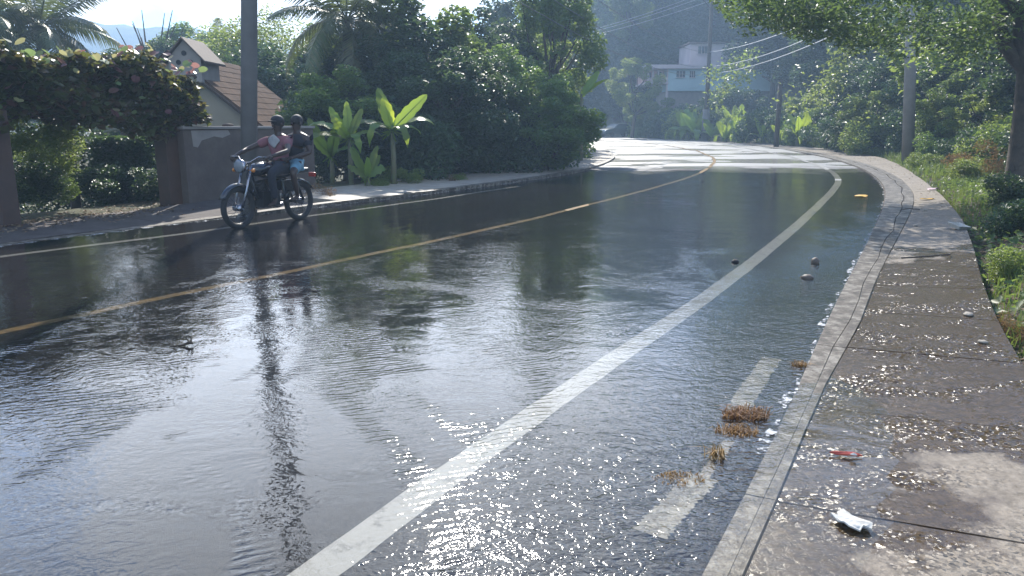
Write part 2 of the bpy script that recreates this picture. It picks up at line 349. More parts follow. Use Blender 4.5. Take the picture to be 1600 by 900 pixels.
b = bump(t, mid, .5, .010); dn_ = ramp(t, noise(t, geo_pos(t, (1, 1.8, 1)), 1.7, 5, .7), [(.44, (.03, .03, .03)), (.60, (1, 1, 1))])
b = grains(t, g, 82, math_(t, 'MULTIPLY', dn_, 1.0), b)
prin(t, o, col, math_(t, 'SUBTRACT', .85, math_(t, 'MULTIPLY', wet, math_(t, 'ADD', .55, math_(t, 'MULTIPLY', noise(t, g, 2.6, 5, .7), .2)))), b, Specular_IOR_Level=.5)
m, t, o = mat('kerb_concrete'); M['kerb'] = m; g = geo_pos(t); n = noise(t, g, 9, 7, .7)
col = ramp(t, n, [(.38, (.03, .022, .015)), (.5, (.095, .076, .056)), (.62, (.23, .205, .165))])
prin(t, o, col, .5, bump(t, noise(t, g, 60, 4, .6), .6, .008), Specular_IOR_Level=.3)
m, t, o = mat('damp_shaded_concrete'); M['damp_shaded'] = m; g = geo_pos(t); n = noise(t, g, 2.2, 8, .7)  # wet-dark concrete, lowered further to carry the left pavement's shade
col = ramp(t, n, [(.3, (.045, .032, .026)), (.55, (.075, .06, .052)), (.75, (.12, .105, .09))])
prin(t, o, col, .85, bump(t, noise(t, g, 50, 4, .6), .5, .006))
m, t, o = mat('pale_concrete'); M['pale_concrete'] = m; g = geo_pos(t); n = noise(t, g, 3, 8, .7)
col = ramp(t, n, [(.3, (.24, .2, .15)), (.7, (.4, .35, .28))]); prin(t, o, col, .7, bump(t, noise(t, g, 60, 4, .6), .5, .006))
m, t, o = mat('soil'); M['soil'] = m; g = geo_pos(t); n = noise(t, g, 2.5, 8, .7)
col = ramp(t, n, [(.3, (.05, .04, .025)), (.5, (.07, .075, .03)), (.7, (.13, .095, .06))]); prin(t, o, col, .9, bump(t, noise(t, g, 14, 6, .7), .8, .05))
m, t, o = mat('forest_hill'); M['hill'] = m; g = geo_pos(t); n = noise(t, g, .15, 10, .8)
col = ramp(t, n, [(.35, (.02, .035, .015)), (.65, (.07, .1, .035))]); prin(t, o, col, .9, bump(t, n, 1, 3))
# rendered wall with brown damp and a pale repaired patch
m, t, o = mat('old_wall'); M['old_wall'] = m; g = geo_pos(t); n = noise(t, g, 1.7, 8, .7); n2 = noise(t, geo_pos(t, (2, 2, .6)), 5, 6, .6)
col = ramp(t, n, [(.3, (.06, .045, .038)), (.5, (.09, .068, .056)), (.75, (.14, .115, .095))]); col = mixc(t, math_(t, 'MULTIPLY', n2, .4), col, (.08, .06, .05))
prin(t, o, col, .85, bump(t, noise(t, g, 30, 5, .6), .4, .01))

# ------------------------------------------------------------------ road curves (world metres)
def curve(pts, n=240, smooth=6, back=0, bdir=(-.5, -.86)):
    p = [tuple(q) for q in pts]
    if back: p = [(p[0][0]+bdir[0]*back, p[0][1]+bdir[1]*back)]+p
    p = np.array(p, float); d = np.r_[0, np.cumsum(np.hypot(*np.diff(p, axis=0).T))]
    u = np.linspace(0, d[-1], n); q = np.c_[np.interp(u, d, p[:, 0]), np.interp(u, d, p[:, 1])]
    for _ in range(smooth*4):
        q[1:-1] = .25*q[:-2]+.5*q[1:-1]+.25*q[2:]
    return q
def gp(L): return [G(*p) for p in L]
BD = (-.505, -.863)
cC = curve(gp([(0, 520), (175, 480), (400, 437), (600, 393), (862, 337), (934, 317), (1019, 295), (1069, 280), (1094, 272), (1109, 262), (1117, 255)])+[(8.95, 34.5), (10.3, 44), (10.5, 53), (9.6, 62), (7.6, 71), (4, 80), (-2, 88)], back=14, bdir=BD)
cW = curve(gp([(480, 900), (640, 780), (900, 600), (1100, 470), (1200, 390), (1250, 350), (1300, 300)])+[(8.75, 20.6), (10.3, 25), (12, 32), (13.4, 40), (14.2, 48), (14.2, 57), (13.1, 66), (11, 76), (8, 85)], back=8, bdir=(-.44, -.9))
cWL = curve(gp([(0, 401), (292, 366)])+[(-3.4, 12.6), (-1.6, 15.6), (.2, 18.8)], back=14, bdir=BD)
cLK = curve(gp([(0, 387), (130, 368)])+[(-4.75, 12.0), (-3.95, 13.3), (-3.2, 14.4), (-2.6, 15.3), (-1.76, 16.6), (-.59, 18.7), (1.0, 21.6), (2.47, 25.1), (3.65, 29.5), (4.7, 35), (5.2, 42), (5.1, 49), (4.1, 56.5), (2, 63), (-2, 70), (-8, 76)], back=14, bdir=BD)
RKi = [(.67, 2.34), (1.04, 2.92), (1.46, 3.78), (1.97, 4.88), (2.55, 6.0), (4.05, 8.77), (5.4, 11.3), (6.85, 14.1), (8.39, 17.27), (9.95, 21), (11.7, 26), (12.95, 30.5), (14.2, 36), (15.8, 45.5), (16.6, 55), (15.8, 67), (13.4, 79), (9.5, 90), (2, 100), (-8, 108)]
cRI = curve(RKi, back=9, bdir=(-.5, -.86))
def offset(c, d):
    tg = np.gradient(c, axis=0); tg /= np.hypot(*tg.T)[:, None]; return c+np.c_[tg[:, 1], -tg[:, 0]]*(d[:, None] if hasattr(d, '__len__') else d)
arc = np.linspace(0, 1, 240)
kw = .12+.11*sst(3.8, 6, cRI[:, 1])+.29*sst(6, 17, cRI[:, 1])                       # kerb strip widens a little down the road
cRO = offset(cRI, kw)
RSp = [(1.6, 1.0), (2.88, 3.89), (3.18, 4.81), (3.65, 5.81), (4.73, 7.62), (6.2, 10.3), (8.2, 14.5), (10.2, 19.1), (13.0, 25.8), (15.6, 32.7), (17.3, 40), (18.2, 48), (18.6, 56), (17.6, 68), (15, 81), (11, 92), (3, 103), (-7, 111)]
cRS = curve(RSp, back=9, bdir=(-.5, -.86))
LSp = [(-7.2, 11), (-5.9, 13.6), (-4.9, 15.6), (-3.9, 17.4), (-2.9, 19.6), (-1.3, 22.6), (.6, 26.2), (2.2, 30), (3.4, 35.5), (3.9, 42), (3.8, 49), (2.8, 56), (.6, 62), (-3, 68), (-9, 74)]
cLS = curve(LSp, back=16, bdir=(-.46, -.89))

WATER_Z = .016
BUMPS = [(G(862, 322), 1.2, .011), (G(1040, 376), .8, .009)]
def zr(x, y):
    x = np.asarray(x, float); y = np.asarray(y, float)
    z = .0035*np.sin(.7*x+.35*y+1)+.003*np.sin(.23*x-.9*y)+.0016*np.sin(2.1*x+1.3*y)+.0012*np.sin(4.1*y-1.7*x)
    for (c, s, a) in BUMPS: z = z+a*np.exp(-((x-c[0])**2+((y-c[1])*.8)**2)/(s*s))
    w_ = sst(20, 27, y-.15*x); z = z+w_*(.018+.007*np.sin(1.05*y+.25*x+1.6*np.sin(.31*x+.17*y))+.005*np.sin(2.3*y-.9*x+1.3*np.sin(.7*x))+.007*np.sin(.43*y+.9*x)+.003*np.sin(3.9*y+2.2*x))+.012*sst(34, 60, y)
    return z
def kz(x, y): return .008+.02*sst(3.6, 5.2, np.asarray(y, float))+.04*sst(7.5, 13, np.asarray(y, float))
def ribbon(a, b, m, zf, name, mt, parent=None, smooth=True):
    n = len(a); tt = np.linspace(0, 1, m+1)
    X = a[:, None, :]*(1-tt)[None, :, None]+b[:, None, :]*tt[None, :, None]; Z = zf(X[..., 0], X[..., 1], tt[None, :])
    V = np.dstack([X, Z[..., None]+0*X[..., :1]]).reshape(-1, 3); i = np.arange(n-1)[:, None]*(m+1)+np.arange(m)[None, :]; i = i.ravel()
    return link(name, npmesh(name, V, np.c_[i, i+1, i+m+2, i+m+1], mt, smooth), parent)
def dens(c, k=3):
    u = np.arange(len(c)); w = np.linspace(0, len(c)-1, (len(c)-1)*k+1); return np.c_[np.interp(w, u, c[:, 0]), np.interp(w, u, c[:, 1])]
def match(a, b):
    """points of b nearest along to those of a (monotone)"""
    bd = dens(b, 6); return np.array([bd[np.argmin(((bd-p)**2).sum(1))] for p in a])
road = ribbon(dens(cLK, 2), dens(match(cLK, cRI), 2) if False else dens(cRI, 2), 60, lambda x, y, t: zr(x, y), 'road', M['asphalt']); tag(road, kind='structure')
def line(c, w, name, mt, i0=0, i1=None, parent=None, z=.003):
    c = dens(c, 3)[i0:i1]; rag = .10 if name == 'gutter_stripe' else .03; a = offset(c, -w/2*(1+rag*rng.normal(size=len(c)))); b = offset(c, w/2*(1+rag*rng.normal(size=len(c))))
    return ribbon(a, b, 3, lambda x, y, t: zr(x, y)+z+.0004*np.clip(y-8, 0, 60), name, mt, parent)
line(cW, .16, 'edge_line', M['white_paint'], parent=road)
line(cC, .12, 'centre_line', M['yellow_paint'], parent=road)
line(cWL, .13, 'edge_line', M['white_paint'], parent=road)
def seg(p, q, n=24): p = np.array(p); q = np.array(q); return p+(q-p)*np.linspace(0, 1, n)[:, None]
line(seg(G(1014, 838), G(1098, 748)), .13, 'gutter_stripe', M['worn_paint'], parent=road, z=.012)
line(seg(G(1098, 748), G(1140, 690)), .05, 'gutter_stripe', M['kerb'], parent=road, z=.006)
line(seg(G(1150, 645), G(1206, 562)), .12, 'gutter_stripe', M['worn_paint'], parent=road, z=.012)
# water sheet
def wz(x, y, t): return WATER_Z+0*x
wR = offset(cRI, kw+.75)
water = ribbon(cLK, wR, 12, wz, 'water', M['water']); tag(water, kind='structure')
m, t, o = mat('painted_sheen'); M['painted_sheen'] = m; g = geo_pos(t)  # matt white ribbons painting the bright wet sheen along the kerb edges
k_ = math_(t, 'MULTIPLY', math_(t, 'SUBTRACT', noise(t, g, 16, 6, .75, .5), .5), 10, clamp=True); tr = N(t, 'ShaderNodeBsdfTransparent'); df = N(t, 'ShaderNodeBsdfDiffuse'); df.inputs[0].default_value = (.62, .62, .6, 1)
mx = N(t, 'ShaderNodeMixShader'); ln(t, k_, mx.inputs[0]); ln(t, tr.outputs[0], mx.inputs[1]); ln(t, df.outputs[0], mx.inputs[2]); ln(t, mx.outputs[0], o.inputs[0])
def painted_sheen(c, i0, i1, w, off, par):
    c = dens(c, 6)[i0*6:i1*6]; u = np.arange(len(c)); a = offset(c, off-w*(.6+.4*np.sin(u*.9)+.3*np.sin(u*.23))); return ribbon(a, offset(c, off+.01*np.sin(u*.7)), 2, lambda x, y, t: WATER_Z+.004+0*x, 'painted_sheen', M['painted_sheen'], par)
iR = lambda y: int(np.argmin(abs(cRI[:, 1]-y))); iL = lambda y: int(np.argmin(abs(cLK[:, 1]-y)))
painted_sheen(cRI, iR(3.2), iR(22), .05, 0, water); painted_sheen(cLK, iL(7.5), iL(12), -.10, .02, water); painted_sheen(cLK, iL(12), iL(24), -.05, .02, water)
# kerbs on the right: two rows of laid concrete, one object per piece
def walk(c, L0):
    d = np.r_[0, np.cumsum(np.hypot(*np.diff(c, axis=0).T))]
    return d
def pieces(ca, cb, step, gap, zf, thick, name, mt, parent, jit=.002, ymax=70, ymin=-4, sub=3, grow=1.0):
    d = np.r_[0, np.cumsum(np.hypot(*np.diff(ca, axis=0).T))]; s = 0; k = 0; L = step
    ua = np.arange(len(ca))
    while s+L < d[-1]:
        f0 = np.interp([s+gap/2], d, ua)[0]; f1 = np.interp([s+L-gap/2], d, ua)[0]; s += L; L *= grow
        fr_ = np.linspace(f0, f1, sub+1)
        A = np.c_[np.interp(fr_, ua, ca[:, 0]), np.interp(fr_, ua, ca[:, 1])]; B = np.c_[np.interp(fr_, ua, cb[:, 0]), np.interp(fr_, ua, cb[:, 1])]
        if A[:, 1].max() < ymin or A[:, 1].min() > ymax: continue
        j = random.uniform(-jit, jit); V = []
        for (p, q) in zip(A, B):
            za, zb = zf(p[0], p[1], 0)+j, zf(q[0], q[1], 1)+j
            V += [(p[0], p[1], za), (q[0], q[1], zb), (p[0], p[1], za-thick), (q[0], q[1], zb-thick)]
        F = []
        for i in range(sub):
            a = i*4; c = a+4; F += [(a, a+1, c+1, c), (a+2, a, c, c+2), (a+1, a+3, c+3, c+1)]
        F += [(0, 2, 3, 1), (sub*4, sub*4+1, sub*4+3, sub*4+2)]
        mb = MB(); mb.add(V, F); mb.build(name, mt, parent); k += 1
kerbR = empty('kerb', kind='structure')
wob = .05*np.sin(np.arange(240)*1.3)+.05*np.sin(np.arange(240)*2.9+1)+rng.uniform(-.03, .03, 240)
c62 = cRI+(cRO-cRI)*(.63+wob)[:, None]; c67 = cRI+(cRO-cRI)*(.66+wob*.95)[:, None]
pieces(cRI, c62, 2.4, .008, lambda x, y, t: float(kz(x, y)), .14, 'kerb_stone', M['kerb'], kerbR)
pieces(c67, cRO, 2.4, .008, lambda x, y, t: float(kz(x, y))+.003, .14, 'edging_stone', M['kerb'], kerbR, ymax=34)
pav = empty('pavement', kind='structure')
def pz(x, y, t): return float(kz(x, y))-.002+.035*t+.006*math.sin(1.9*x+.7*y)+.004*math.sin(3.7*y-2.2*x)
cRO2 = offset(cRO, .008)
cRSm = match(cRO2, cRS)
pieces(cRO2, cRSm, 1.2, .012, pz, .12, 'slab', M['pavement'], pav, jit=.002, ymax=60, sub=4)
# the bed under kerb and slabs
bed = ribbon(offset(cRI, -.02), cRSm, 3, lambda x, y, t: kz(x, y)-.035+0*x, 'pavement_bed', M['damp_shaded']); tag(bed, kind='structure')
# left pavement: kerb pieces and slabs, damp, with shade put into the colour, pale beyond the motorcycle
kerbL = empty('kerb', kind='structure'); cLKo = offset(cLK, -.2)
def kzl(x, y): return .02+.06*float(sst(10.5, 15, y))
pieces(cLK, cLKo, 1.0, .012, lambda x, y, t: kzl(x, y), .2, 'kerb_stone', M['kerb'], kerbL, ymax=60)
pavL = empty('pavement', kind='structure'); cLSm = match(cLKo, cLS)
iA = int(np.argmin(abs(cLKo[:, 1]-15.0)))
pieces(offset(cLKo[:iA], -.01), cLSm[:iA], 1.5, .012, lambda x, y, t: kzl(x, y)+.04*t+.01*math.sin(2*x+1.3*y), .15, 'slab', M['damp_shaded'], pavL, jit=.003)
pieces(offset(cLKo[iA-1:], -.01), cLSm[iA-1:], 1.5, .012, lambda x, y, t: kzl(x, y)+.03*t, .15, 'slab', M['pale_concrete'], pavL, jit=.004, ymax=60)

# ------------------------------------------------------------------ terrain
def dist_poly(px, py, c):
    c = c[::3]; a = c[:-1]; b = c[1:]; d = b-a; L = (d**2).sum(1); best = np.full(px.shape, 1e9); side = np.zeros(px.shape)
    for i in range(len(a)):
        u = np.clip(((px-a[i, 0])*d[i, 0]+(py-a[i, 1])*d[i, 1])/L[i], 0, 1)
        ex = px-(a[i, 0]+u*d[i, 0]); ey = py-(a[i, 1]+u*d[i, 1]); q = ex*ex+ey*ey; w = q < best
        best = np.where(w, q, best); side = np.where(w, np.sign(ex*d[i, 1]-ey*d[i, 0]), side)
    return np.sqrt(best)*side           # positive to the right of the curve
cRSx = np.vstack([cRS, [(-60, 135), (-200, 190)]]); cLSx = np.vstack([cLS, [(-50, 92), (-200, 150)]])
def dn(c): # finer polyline for distance
    return np.vstack([c[:-2], seg(c[-3], c[-2], 12), seg(c[-2], c[-1], 12)])
cRSd, cLSd = dn(cRSx), dn(cLSx)
def terr(x, y):
    x = np.atleast_1d(np.asarray(x, float)); y = np.atleast_1d(np.asarray(y, float))
    r = dist_poly(x, y, cRSd); l = -dist_poly(x, y, cLSd)
    und = .12*np.sin(.9*x+.4*y)+.1*np.sin(.5*y-.7*x)+.05*np.sin(2.1*x-1.3*y)
    hr = -.14+.2*sst(.0, .5, r)+.06*np.clip(r-.5, 0, 40)*sst(8, 16, y)+(.38*np.clip(r-3.0, 0, 60))*sst(14, 30, y)
    hr = np.where(hr > 14, 14+(hr-14)*.25, hr)+und*sst(1, 4, r)*.6
    hl = -.18+.24*sst(.05, .45, l)-1.0*sst(1.2, 6, l)*sst(60, 30, y)+und*sst(1, 4, l)*.5+.10*np.clip(l-25, 0, 80)
    return np.where(r > 0, hr, np.where(l > 0, hl, -.16))
xs = np.unique(np.r_[np.linspace(-400, -70, 20), np.linspace(-70, -14, 45), np.linspace(-14, 24, 150), np.linspace(24, 90, 50), np.linspace(90, 400, 16)])
ys = np.unique(np.r_[np.linspace(-60, -4, 12), np.linspace(-4, 42, 150), np.linspace(42, 130, 90), np.linspace(130, 440, 24)])
XX, YY = np.meshgrid(xs, ys); ZZ = terr(XX.ravel(), YY.ravel())
i = (np.arange(len(ys)-1)[:, None]*len(xs)+np.arange(len(xs)-1)[None, :]).ravel()
tag(link('ground', npmesh('ground', np.c_[XX.ravel(), YY.ravel(), ZZ], np.c_[i, i+1, i+len(xs)+1, i+len(xs)], M['soil'], True)), kind='structure')
def th(x, y): return float(terr(x, y)[0])
# far hill on the left
hx = np.linspace(-420, -60, 60); hy = np.linspace(260, 430, 24); HX, HY = np.meshgrid(hx, hy)
HZ = 46*np.exp(-((HX+215)/90)**2-((HY-370)/60)**2)+30*np.exp(-((HX+120)/60)**2-((HY-400)/50)**2)+1.5*np.sin(HX*.3)*np.sin(HY*.2+HX*.1)-2
i = (np.arange(23)[:, None]*60+np.arange(59)[None, :]).ravel()
tag(link('hill', npmesh('hill', np.c_[HX.ravel(), HY.ravel(), HZ.ravel()], np.c_[i, i+1, i+61, i+60], M['hill'], True)), kind='structure')

# ------------------------------------------------------------------ vegetation
def leaves(name, C, size, mt, up=.5, aspect=.5, bias=None, fold=.18, jit=.35):
    n = len(C); nr = rng.normal(size=(n, 3)); nr /= np.linalg.norm(nr, axis=1)[:, None]
    nr[:, 2] = np.abs(nr[:, 2]); nr = nr*(1-up)+np.array([0, 0, 1])*up
    if bias is not None: nr = nr+bias
    nr /= np.linalg.norm(nr, axis=1)[:, None]
    d = rng.normal(size=(n, 3)); d -= nr*(d*nr).sum(1)[:, None]; d /= np.linalg.norm(d, axis=1)[:, None]
    s = np.cross(nr, d); L = size*(1+rng.uniform(-jit, jit, n))[:, None]; Wd = L*aspect*.5
    a = C-d*L*.5; b = C+s*Wd-d*L*.08+nr*L*fold*.5; c = C+d*L*.5-nr*L*.12; e = C-s*Wd-d*L*.08+nr*L*fold*.5
    V = np.stack([a, b, c, e], 1).reshape(-1, 3); k = np.arange(n)*4
    T = np.concatenate([np.c_[k, k+1, k+2], np.c_[k, k+2, k+3]])
    return npmesh(name, V, T, mt)
def crown_pts(n, K, rx, rz, cr, flat=0):
    """clumps in a unit-ish crown: returns centres with base at z=0"""
    u = rng.normal(size=(K, 3)); u /= np.linalg.norm(u, axis=1)[:, None]; rad = rng.uniform(.35, 1.0, K)[:, None]**.6
    cc = u*rad*np.array([rx, rx, rz]); cc[:, 2] += rz
    cs = cr*rng.uniform(.55, 1.35, K); w = cs**2; idx = rng.choice(K, n, p=w/w.sum())
    d = rng.normal(size=(n, 3)); d /= np.linalg.norm(d, axis=1)[:, None]
    q = rng.uniform(0, 1, n)**.35; p = cc[idx]+d*(cs[idx]*q)[:, None]*np.array([1, 1, .72])
    return p, cc
def branches(cc, base, mb, r0, n=14):
    for p in cc[rng.choice(len(cc), min(n, len(cc)), replace=False)]:
        p = Vector(p); mid = base.lerp(p, .5)+Vector((random.uniform(-.2, .2), random.uniform(-.2, .2), -.1))
        mb.tube([base, mid, p], [r0, r0*.5, r0*.18], 5, False)
CR = {}
def mk_crown(key, n, K, rx, rz, cr, size, mt, up=.45, aspect=.5):
    p, cc = crown_pts(n, K, rx, rz, cr); me = leaves('crown', p, size, mt, up, aspect); CR[key] = (me, cc, rx, rz)
# unit crowns are about 2 m in half-width; scaled per tree
mk_crown('dark', 15000, 60, 1.7, 1.5, .42, .13, M['leaf_dark'])
mk_crown('dark2', 14000, 50, 1.6, 1.8, .46, .15, M['leaf_dark'])
mk_crown('mid', 15000, 60, 1.7, 1.6, .38, .13, M['leaf_mid'])
mk_crown('mid2', 13000, 44, 1.9, 1.3, .42, .16, M['leaf_mid'])
mk_crown('light', 12000, 54, 1.7, 1.5, .34, .13, M['leaf_light'])
mk_crown('tall', 15000, 60, 1.3, 2.3, .38, .14, M['leaf_mid'])
mk_crown('fine', 17000, 40, 1.9, 1.2, .6, .085, M['leaf_light'])
mk_crown('bush', 6000, 20, 1.0, .55, .34, .09, M['leaf_mid'], .4)
mk_crown('bush2', 6000, 22, 1.0, .6, .32, .085, M['leaf_light'], .4)
mk_crown('bushd', 6000, 20, 1.0, .6, .36, .1, M['leaf_dark'], .4)
mk_crown('bushdry', 3500, 20, .9, .45, .3, .07, M['leaf_dry'], .3, .3)
TR = {}
def trunk_mesh(key):
    cc = CR[key][1]; mb = MB(); h0 = -1.6
    pts = [(random.uniform(-.06, .06)*k, random.uniform(-.06, .06)*k, h0+k*.55) for k in range(6)]
    mb.tube([(0, 0, h0-.5)]+pts, [.17, .14, .12, .11, .1, .09, .07], 8, False)
    branches(cc, Vector(pts[-1]), mb, .06, 12); branches(cc, Vector(pts[-3]), mb, .06, 8)
    return mb.mesh('trunk', M['bark'], True)
for k in ('dark', 'dark2', 'mid', 'mid2', 'light', 'tall', 'fine'): TR[k] = trunk_mesh(k)
def tree(key, x, y, zc, s, label, group=None, name='broadleaf_tree', sz=1.0, cat='tree', rz=None):
    """zc: height of the crown's underside above ground; s: scale"""
    g = th(x, y); o = empty(name, (x, y, g-.1), random.uniform(0, 6.28) if rz is None else rz, label, cat, group)
    c = link('crown', CR[key][0], o); c.location = (0, 0, zc); c.scale = (s, s, s*sz)
    if key in TR:
        t = link('trunk', TR[key], o); t.location = (0, 0, zc); t.scale = (s, s, max(s*sz, (zc+.3)/1.6))
    return o
def bush(key, x, y, s, label, group=None, name='bush', sz=1.0, dz=-.1, cat='shrub'):
    o = link(name, CR[key][0]); o.location = (x, y, th(x, y)+dz*s); o.scale = (s, s, s*sz); o.rotation_euler = (0, 0, random.uniform(0, 6.28))
    return tag(o, label, cat, group)
def X_(px, Y): return (px-800)/1200*Y/1.0

def place_words(px, marks):
    a = [m for m in marks if m[0] <= px]; b = [m for m in marks if m[0] > px]
    if a and b: return f'between {a[-1][1]} and {b[0][1]}'
    return ('left of '+b[0][1]) if b else ('right of '+a[-1][1])
RM = [(960, 'the parked car'), (1040, 'the far balcony'), (1096, 'the far pole'), (1150, 'the house end wall'), (1206, 'the short dark pole'), (1245, 'the upright banana'), (1300, 'the creeper'), (1411, 'the concrete pole'), (1470, 'the grassy mound'), (1530, 'the brown tangle'), (1588, 'the big trunk')]
# left bank: a wall of trees between the house and the bend (px, depth, underside, scale, kind, squash)
LB = [(455, 29, .6, 1.5, 'dark', 1.0, 'dark leafy tree rising beside the house roof, behind the banana plant'),
      (520, 30, .8, 1.6, 'mid', 1.1, 'broad tree standing behind the drooping palm fronds left of the bank'),
      (625, 24, .5, 1.45, 'dark2', 1.0, 'dark dense tree straight behind the bright banana leaves'),
      (655, 25, 1.0, 1.5, 'mid2', 1.2, 'tree with a pale sunlit top just left of the gap of sky'),
      (700, 22, .3, 1.2, 'dark', 1.0, 'shadowy tree low on the bank under the power cables'),
      (745, 27, .3, 1.35, 'light', 1.0, 'light green tree at the left edge of the sky gap'),
      (800, 25, .2, 1.15, 'mid', 1.1, 'mid green tree below the gap of sky'),
      (860, 31, .8, 1.35, 'tall', 1.25, 'tall pointed tree standing highest on the bank, right of the sky gap'),
      (850, 36, .6, 1.3, 'light', 1.2, 'sunlit light green tree leaning over the bend, beside the tallest tree'),
      (760, 32, .8, 1.5, 'dark2', 1.0, 'dark tree at the back of the bank below the cables'),
      (825, 47, 1.0, 2.1, 'dark2', 1.1, 'big dark tree behind the bend on the left verge'),
      (540, 20.3, -.1, .95, 'mid', 1.0, 'leafy shrub-like tree in front of the drooping palm trunk'),
      (855, 24, 0, .85, 'mid2', 1.0, 'low leafy tree overhanging the left pavement near the bend'),
      (850, 40, 0, 1.0, 'dark', 1.1, 'dark round tree closing the left bank at the bend')]
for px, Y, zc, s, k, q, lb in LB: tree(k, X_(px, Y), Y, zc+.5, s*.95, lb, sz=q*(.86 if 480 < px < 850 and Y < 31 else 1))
# bushes along the foot of the bank
for j, (px, Y, s, k) in enumerate([(548, 19.6, .9, 'bushd'), (590, 20.2, 1.2, 'bushd'), (650, 20.6, 1.3, 'bushd'), (705, 22, 1.4, 'bushd'), (760, 23.5, 1.5, 'bushd'), (812, 25.5, 1.6, 'bushd'), (845, 28.5, 1.6, 'bushd'), (862, 32.5, 1.9, 'bush'), (856, 37.5, 1.8, 'bushd'), (858, 44, 2.0, 'bushd'), (852, 50, 2.3, 'bushd'), (830, 58, 2.8, 'bushd'),
                                  (560, 21.5, 1.8, 'bushd'), (625, 22, 1.9, 'bushd'), (675, 24, 2.0, 'bushd'), (735, 26, 2.0, 'bush'), (790, 28, 2.1, 'bushd'), (828, 31, 1.8, 'bush'), (846, 36, 1.9, 'bush')]):
    bush(k, X_(px, Y), Y, s, ('dark front bush ' if j < 12 else 'dark rear bush ')+'on the left bank '+place_words(px, [(545, 'the drooping palm'), (603, 'the glowing leaf'), (640, 'the sunlit bush'), (706, 'the dry weed clump'), (780, 'the sky gap'), (830, 'the reddish clump'), (860, 'the tallest tree'), (905, 'the far kerb')]), 'bushes massed along the left bank', sz=1.35)
bush('bush2', *G(628, 292), .55, 'small sunlit bush on the left pavement edge, right of the banana plant')
bush('bush2', *G(590, 296), .35, 'small green weed clump left of the sunlit bush at the pavement edge')
bush('bushdry', *G(498, 312), .5, 'brown dry weed clump just behind the motorcycle rear wheel')
bush('bushdry', *G(706, 288), .4, 'dry grassy weed clump on the left pavement, halfway to the bend')
bush('bush2', *G(715, 286), .35, 'small green weed beside the dry clump on the left pavement')
bush('bushdry', *G(830, 268), .5, 'low reddish brown dry clump on the far left pavement')
for px, py, s in ((1000, 214, .9), (1020, 213, .9)): bush('bush2', *G(px, py, .1), s, 'low green tuft on the far verge between the parked car and the utility pole', 'tufts beside the parked car', sz=.7)

# left skyline behind the vine pergola
for px, Y, zc, s, k, q, lb in [(268, 40, 2.8, 1.5, 'dark', .8, 'dark rounded tree on the skyline left of the house vent'),
                               (315, 44, 2.6, 1.7, 'mid', .85, 'pale leafy tree on the skyline above the house ridge'),
                               (360, 38, 1.8, 1.5, 'mid2', .9, 'bushy tree between the house and the concrete pole'),
                               (225, 60, 2.0, 2.2, 'dark2', .5, 'low distant tree in the gap right of the large palm'),
                               (130, 70, 1.0, 3.0, 'mid', .5, 'wide distant tree seen behind the large palm'),
                               (10, 75, 1.0, 3.4, 'dark', .5, 'wide distant tree at the left edge below the hill'),
                               (440, 36, 2.5, 1.9, 'fine', 1.0, 'airy fine-leaved tree reaching into the sky right of the concrete pole'),
                               (-60, 40, 1, 2.4, 'dark', 1.0, 'dark tree just past the left edge behind the pergola')]:
    tree(k, X_(px, Y), Y, zc, s, lb, sz=q)

# right hillside
HS = []
def hs(px, Y, zc, s, k, q=1.0, lb=None): tree(k, X_(px, Y), Y, zc, s, lb or ('dark tree '+('low on' if Y < 44 else 'partway up' if Y < 62 else 'midway up' if Y < 84 else 'high on' if Y < 120 else 'topmost on')+' the hillside '+place_words(px, RM)), None if lb else 'trees massed on the hillside', sz=q)
for px, Y, zc, s, k in [(965, 112, .5, 4.2, 'dark2'), (930, 118, .5, 4.5, 'dark'), (880, 115, .5, 4.0, 'dark'), (1010, 125, 1, 4.4, 'dark'), (1060, 130, 1, 4.6, 'dark2'), (1115, 128, 1, 4.6, 'dark'), (1170, 118, 1, 4.4, 'dark2'),
                        (1220, 100, 1, 3.8, 'dark'), (1270, 92, 1, 3.6, 'dark2'), (1320, 80, 1, 3.2, 'dark'), (1375, 72, 1, 3.0, 'dark2'), (1430, 64, 1, 2.8, 'dark'), (1490, 58, 1, 2.6, 'dark2'), (1550, 52, 1, 2.4, 'dark'), (1610, 46, 1, 2.2, 'dark2'),
                        (1000, 100, 0, 2.6, 'dark2'), (975, 98, 0, 2.6, 'dark'), (1200, 84, .5, 2.8, 'dark'), (1250, 74, .5, 2.6, 'dark2'), (1300, 64, .5, 2.3, 'dark'), (1355, 57, .5, 2.1, 'dark2'), (1410, 50, .5, 2.0, 'dark'),
                        (1465, 45, .5, 1.9, 'dark2'), (1525, 40, .5, 1.8, 'dark'), (1580, 36, .3, 1.7, 'dark2'), (1640, 32, .3, 1.7, 'dark'), (1340, 46, .2, 1.5, 'dark'), (1395, 41, .2, 1.4, 'dark2'), (1450, 36, .2, 1.3, 'dark'), (1510, 32, .2, 1.2, 'dark2'), (1580, 28, .2, 1.2, 'dark'), (1650, 24, .2, 1.2, 'dark2'),
                        (1130, 150, 1, 5, 'dark'), (1030, 150, 1, 5.4, 'dark2'), (950, 145, 1, 5.2, 'dark'), (1240, 125, 1, 5, 'dark')]:
    hs(px, Y, zc, s*(1.3 if Y > 95 else 1.08), {'dark': ('dark', 'mid2', 'mid')[int(px) % 3], 'dark2': ('dark2', 'mid')[int(px) % 2]}[k] if Y > 88 else k)
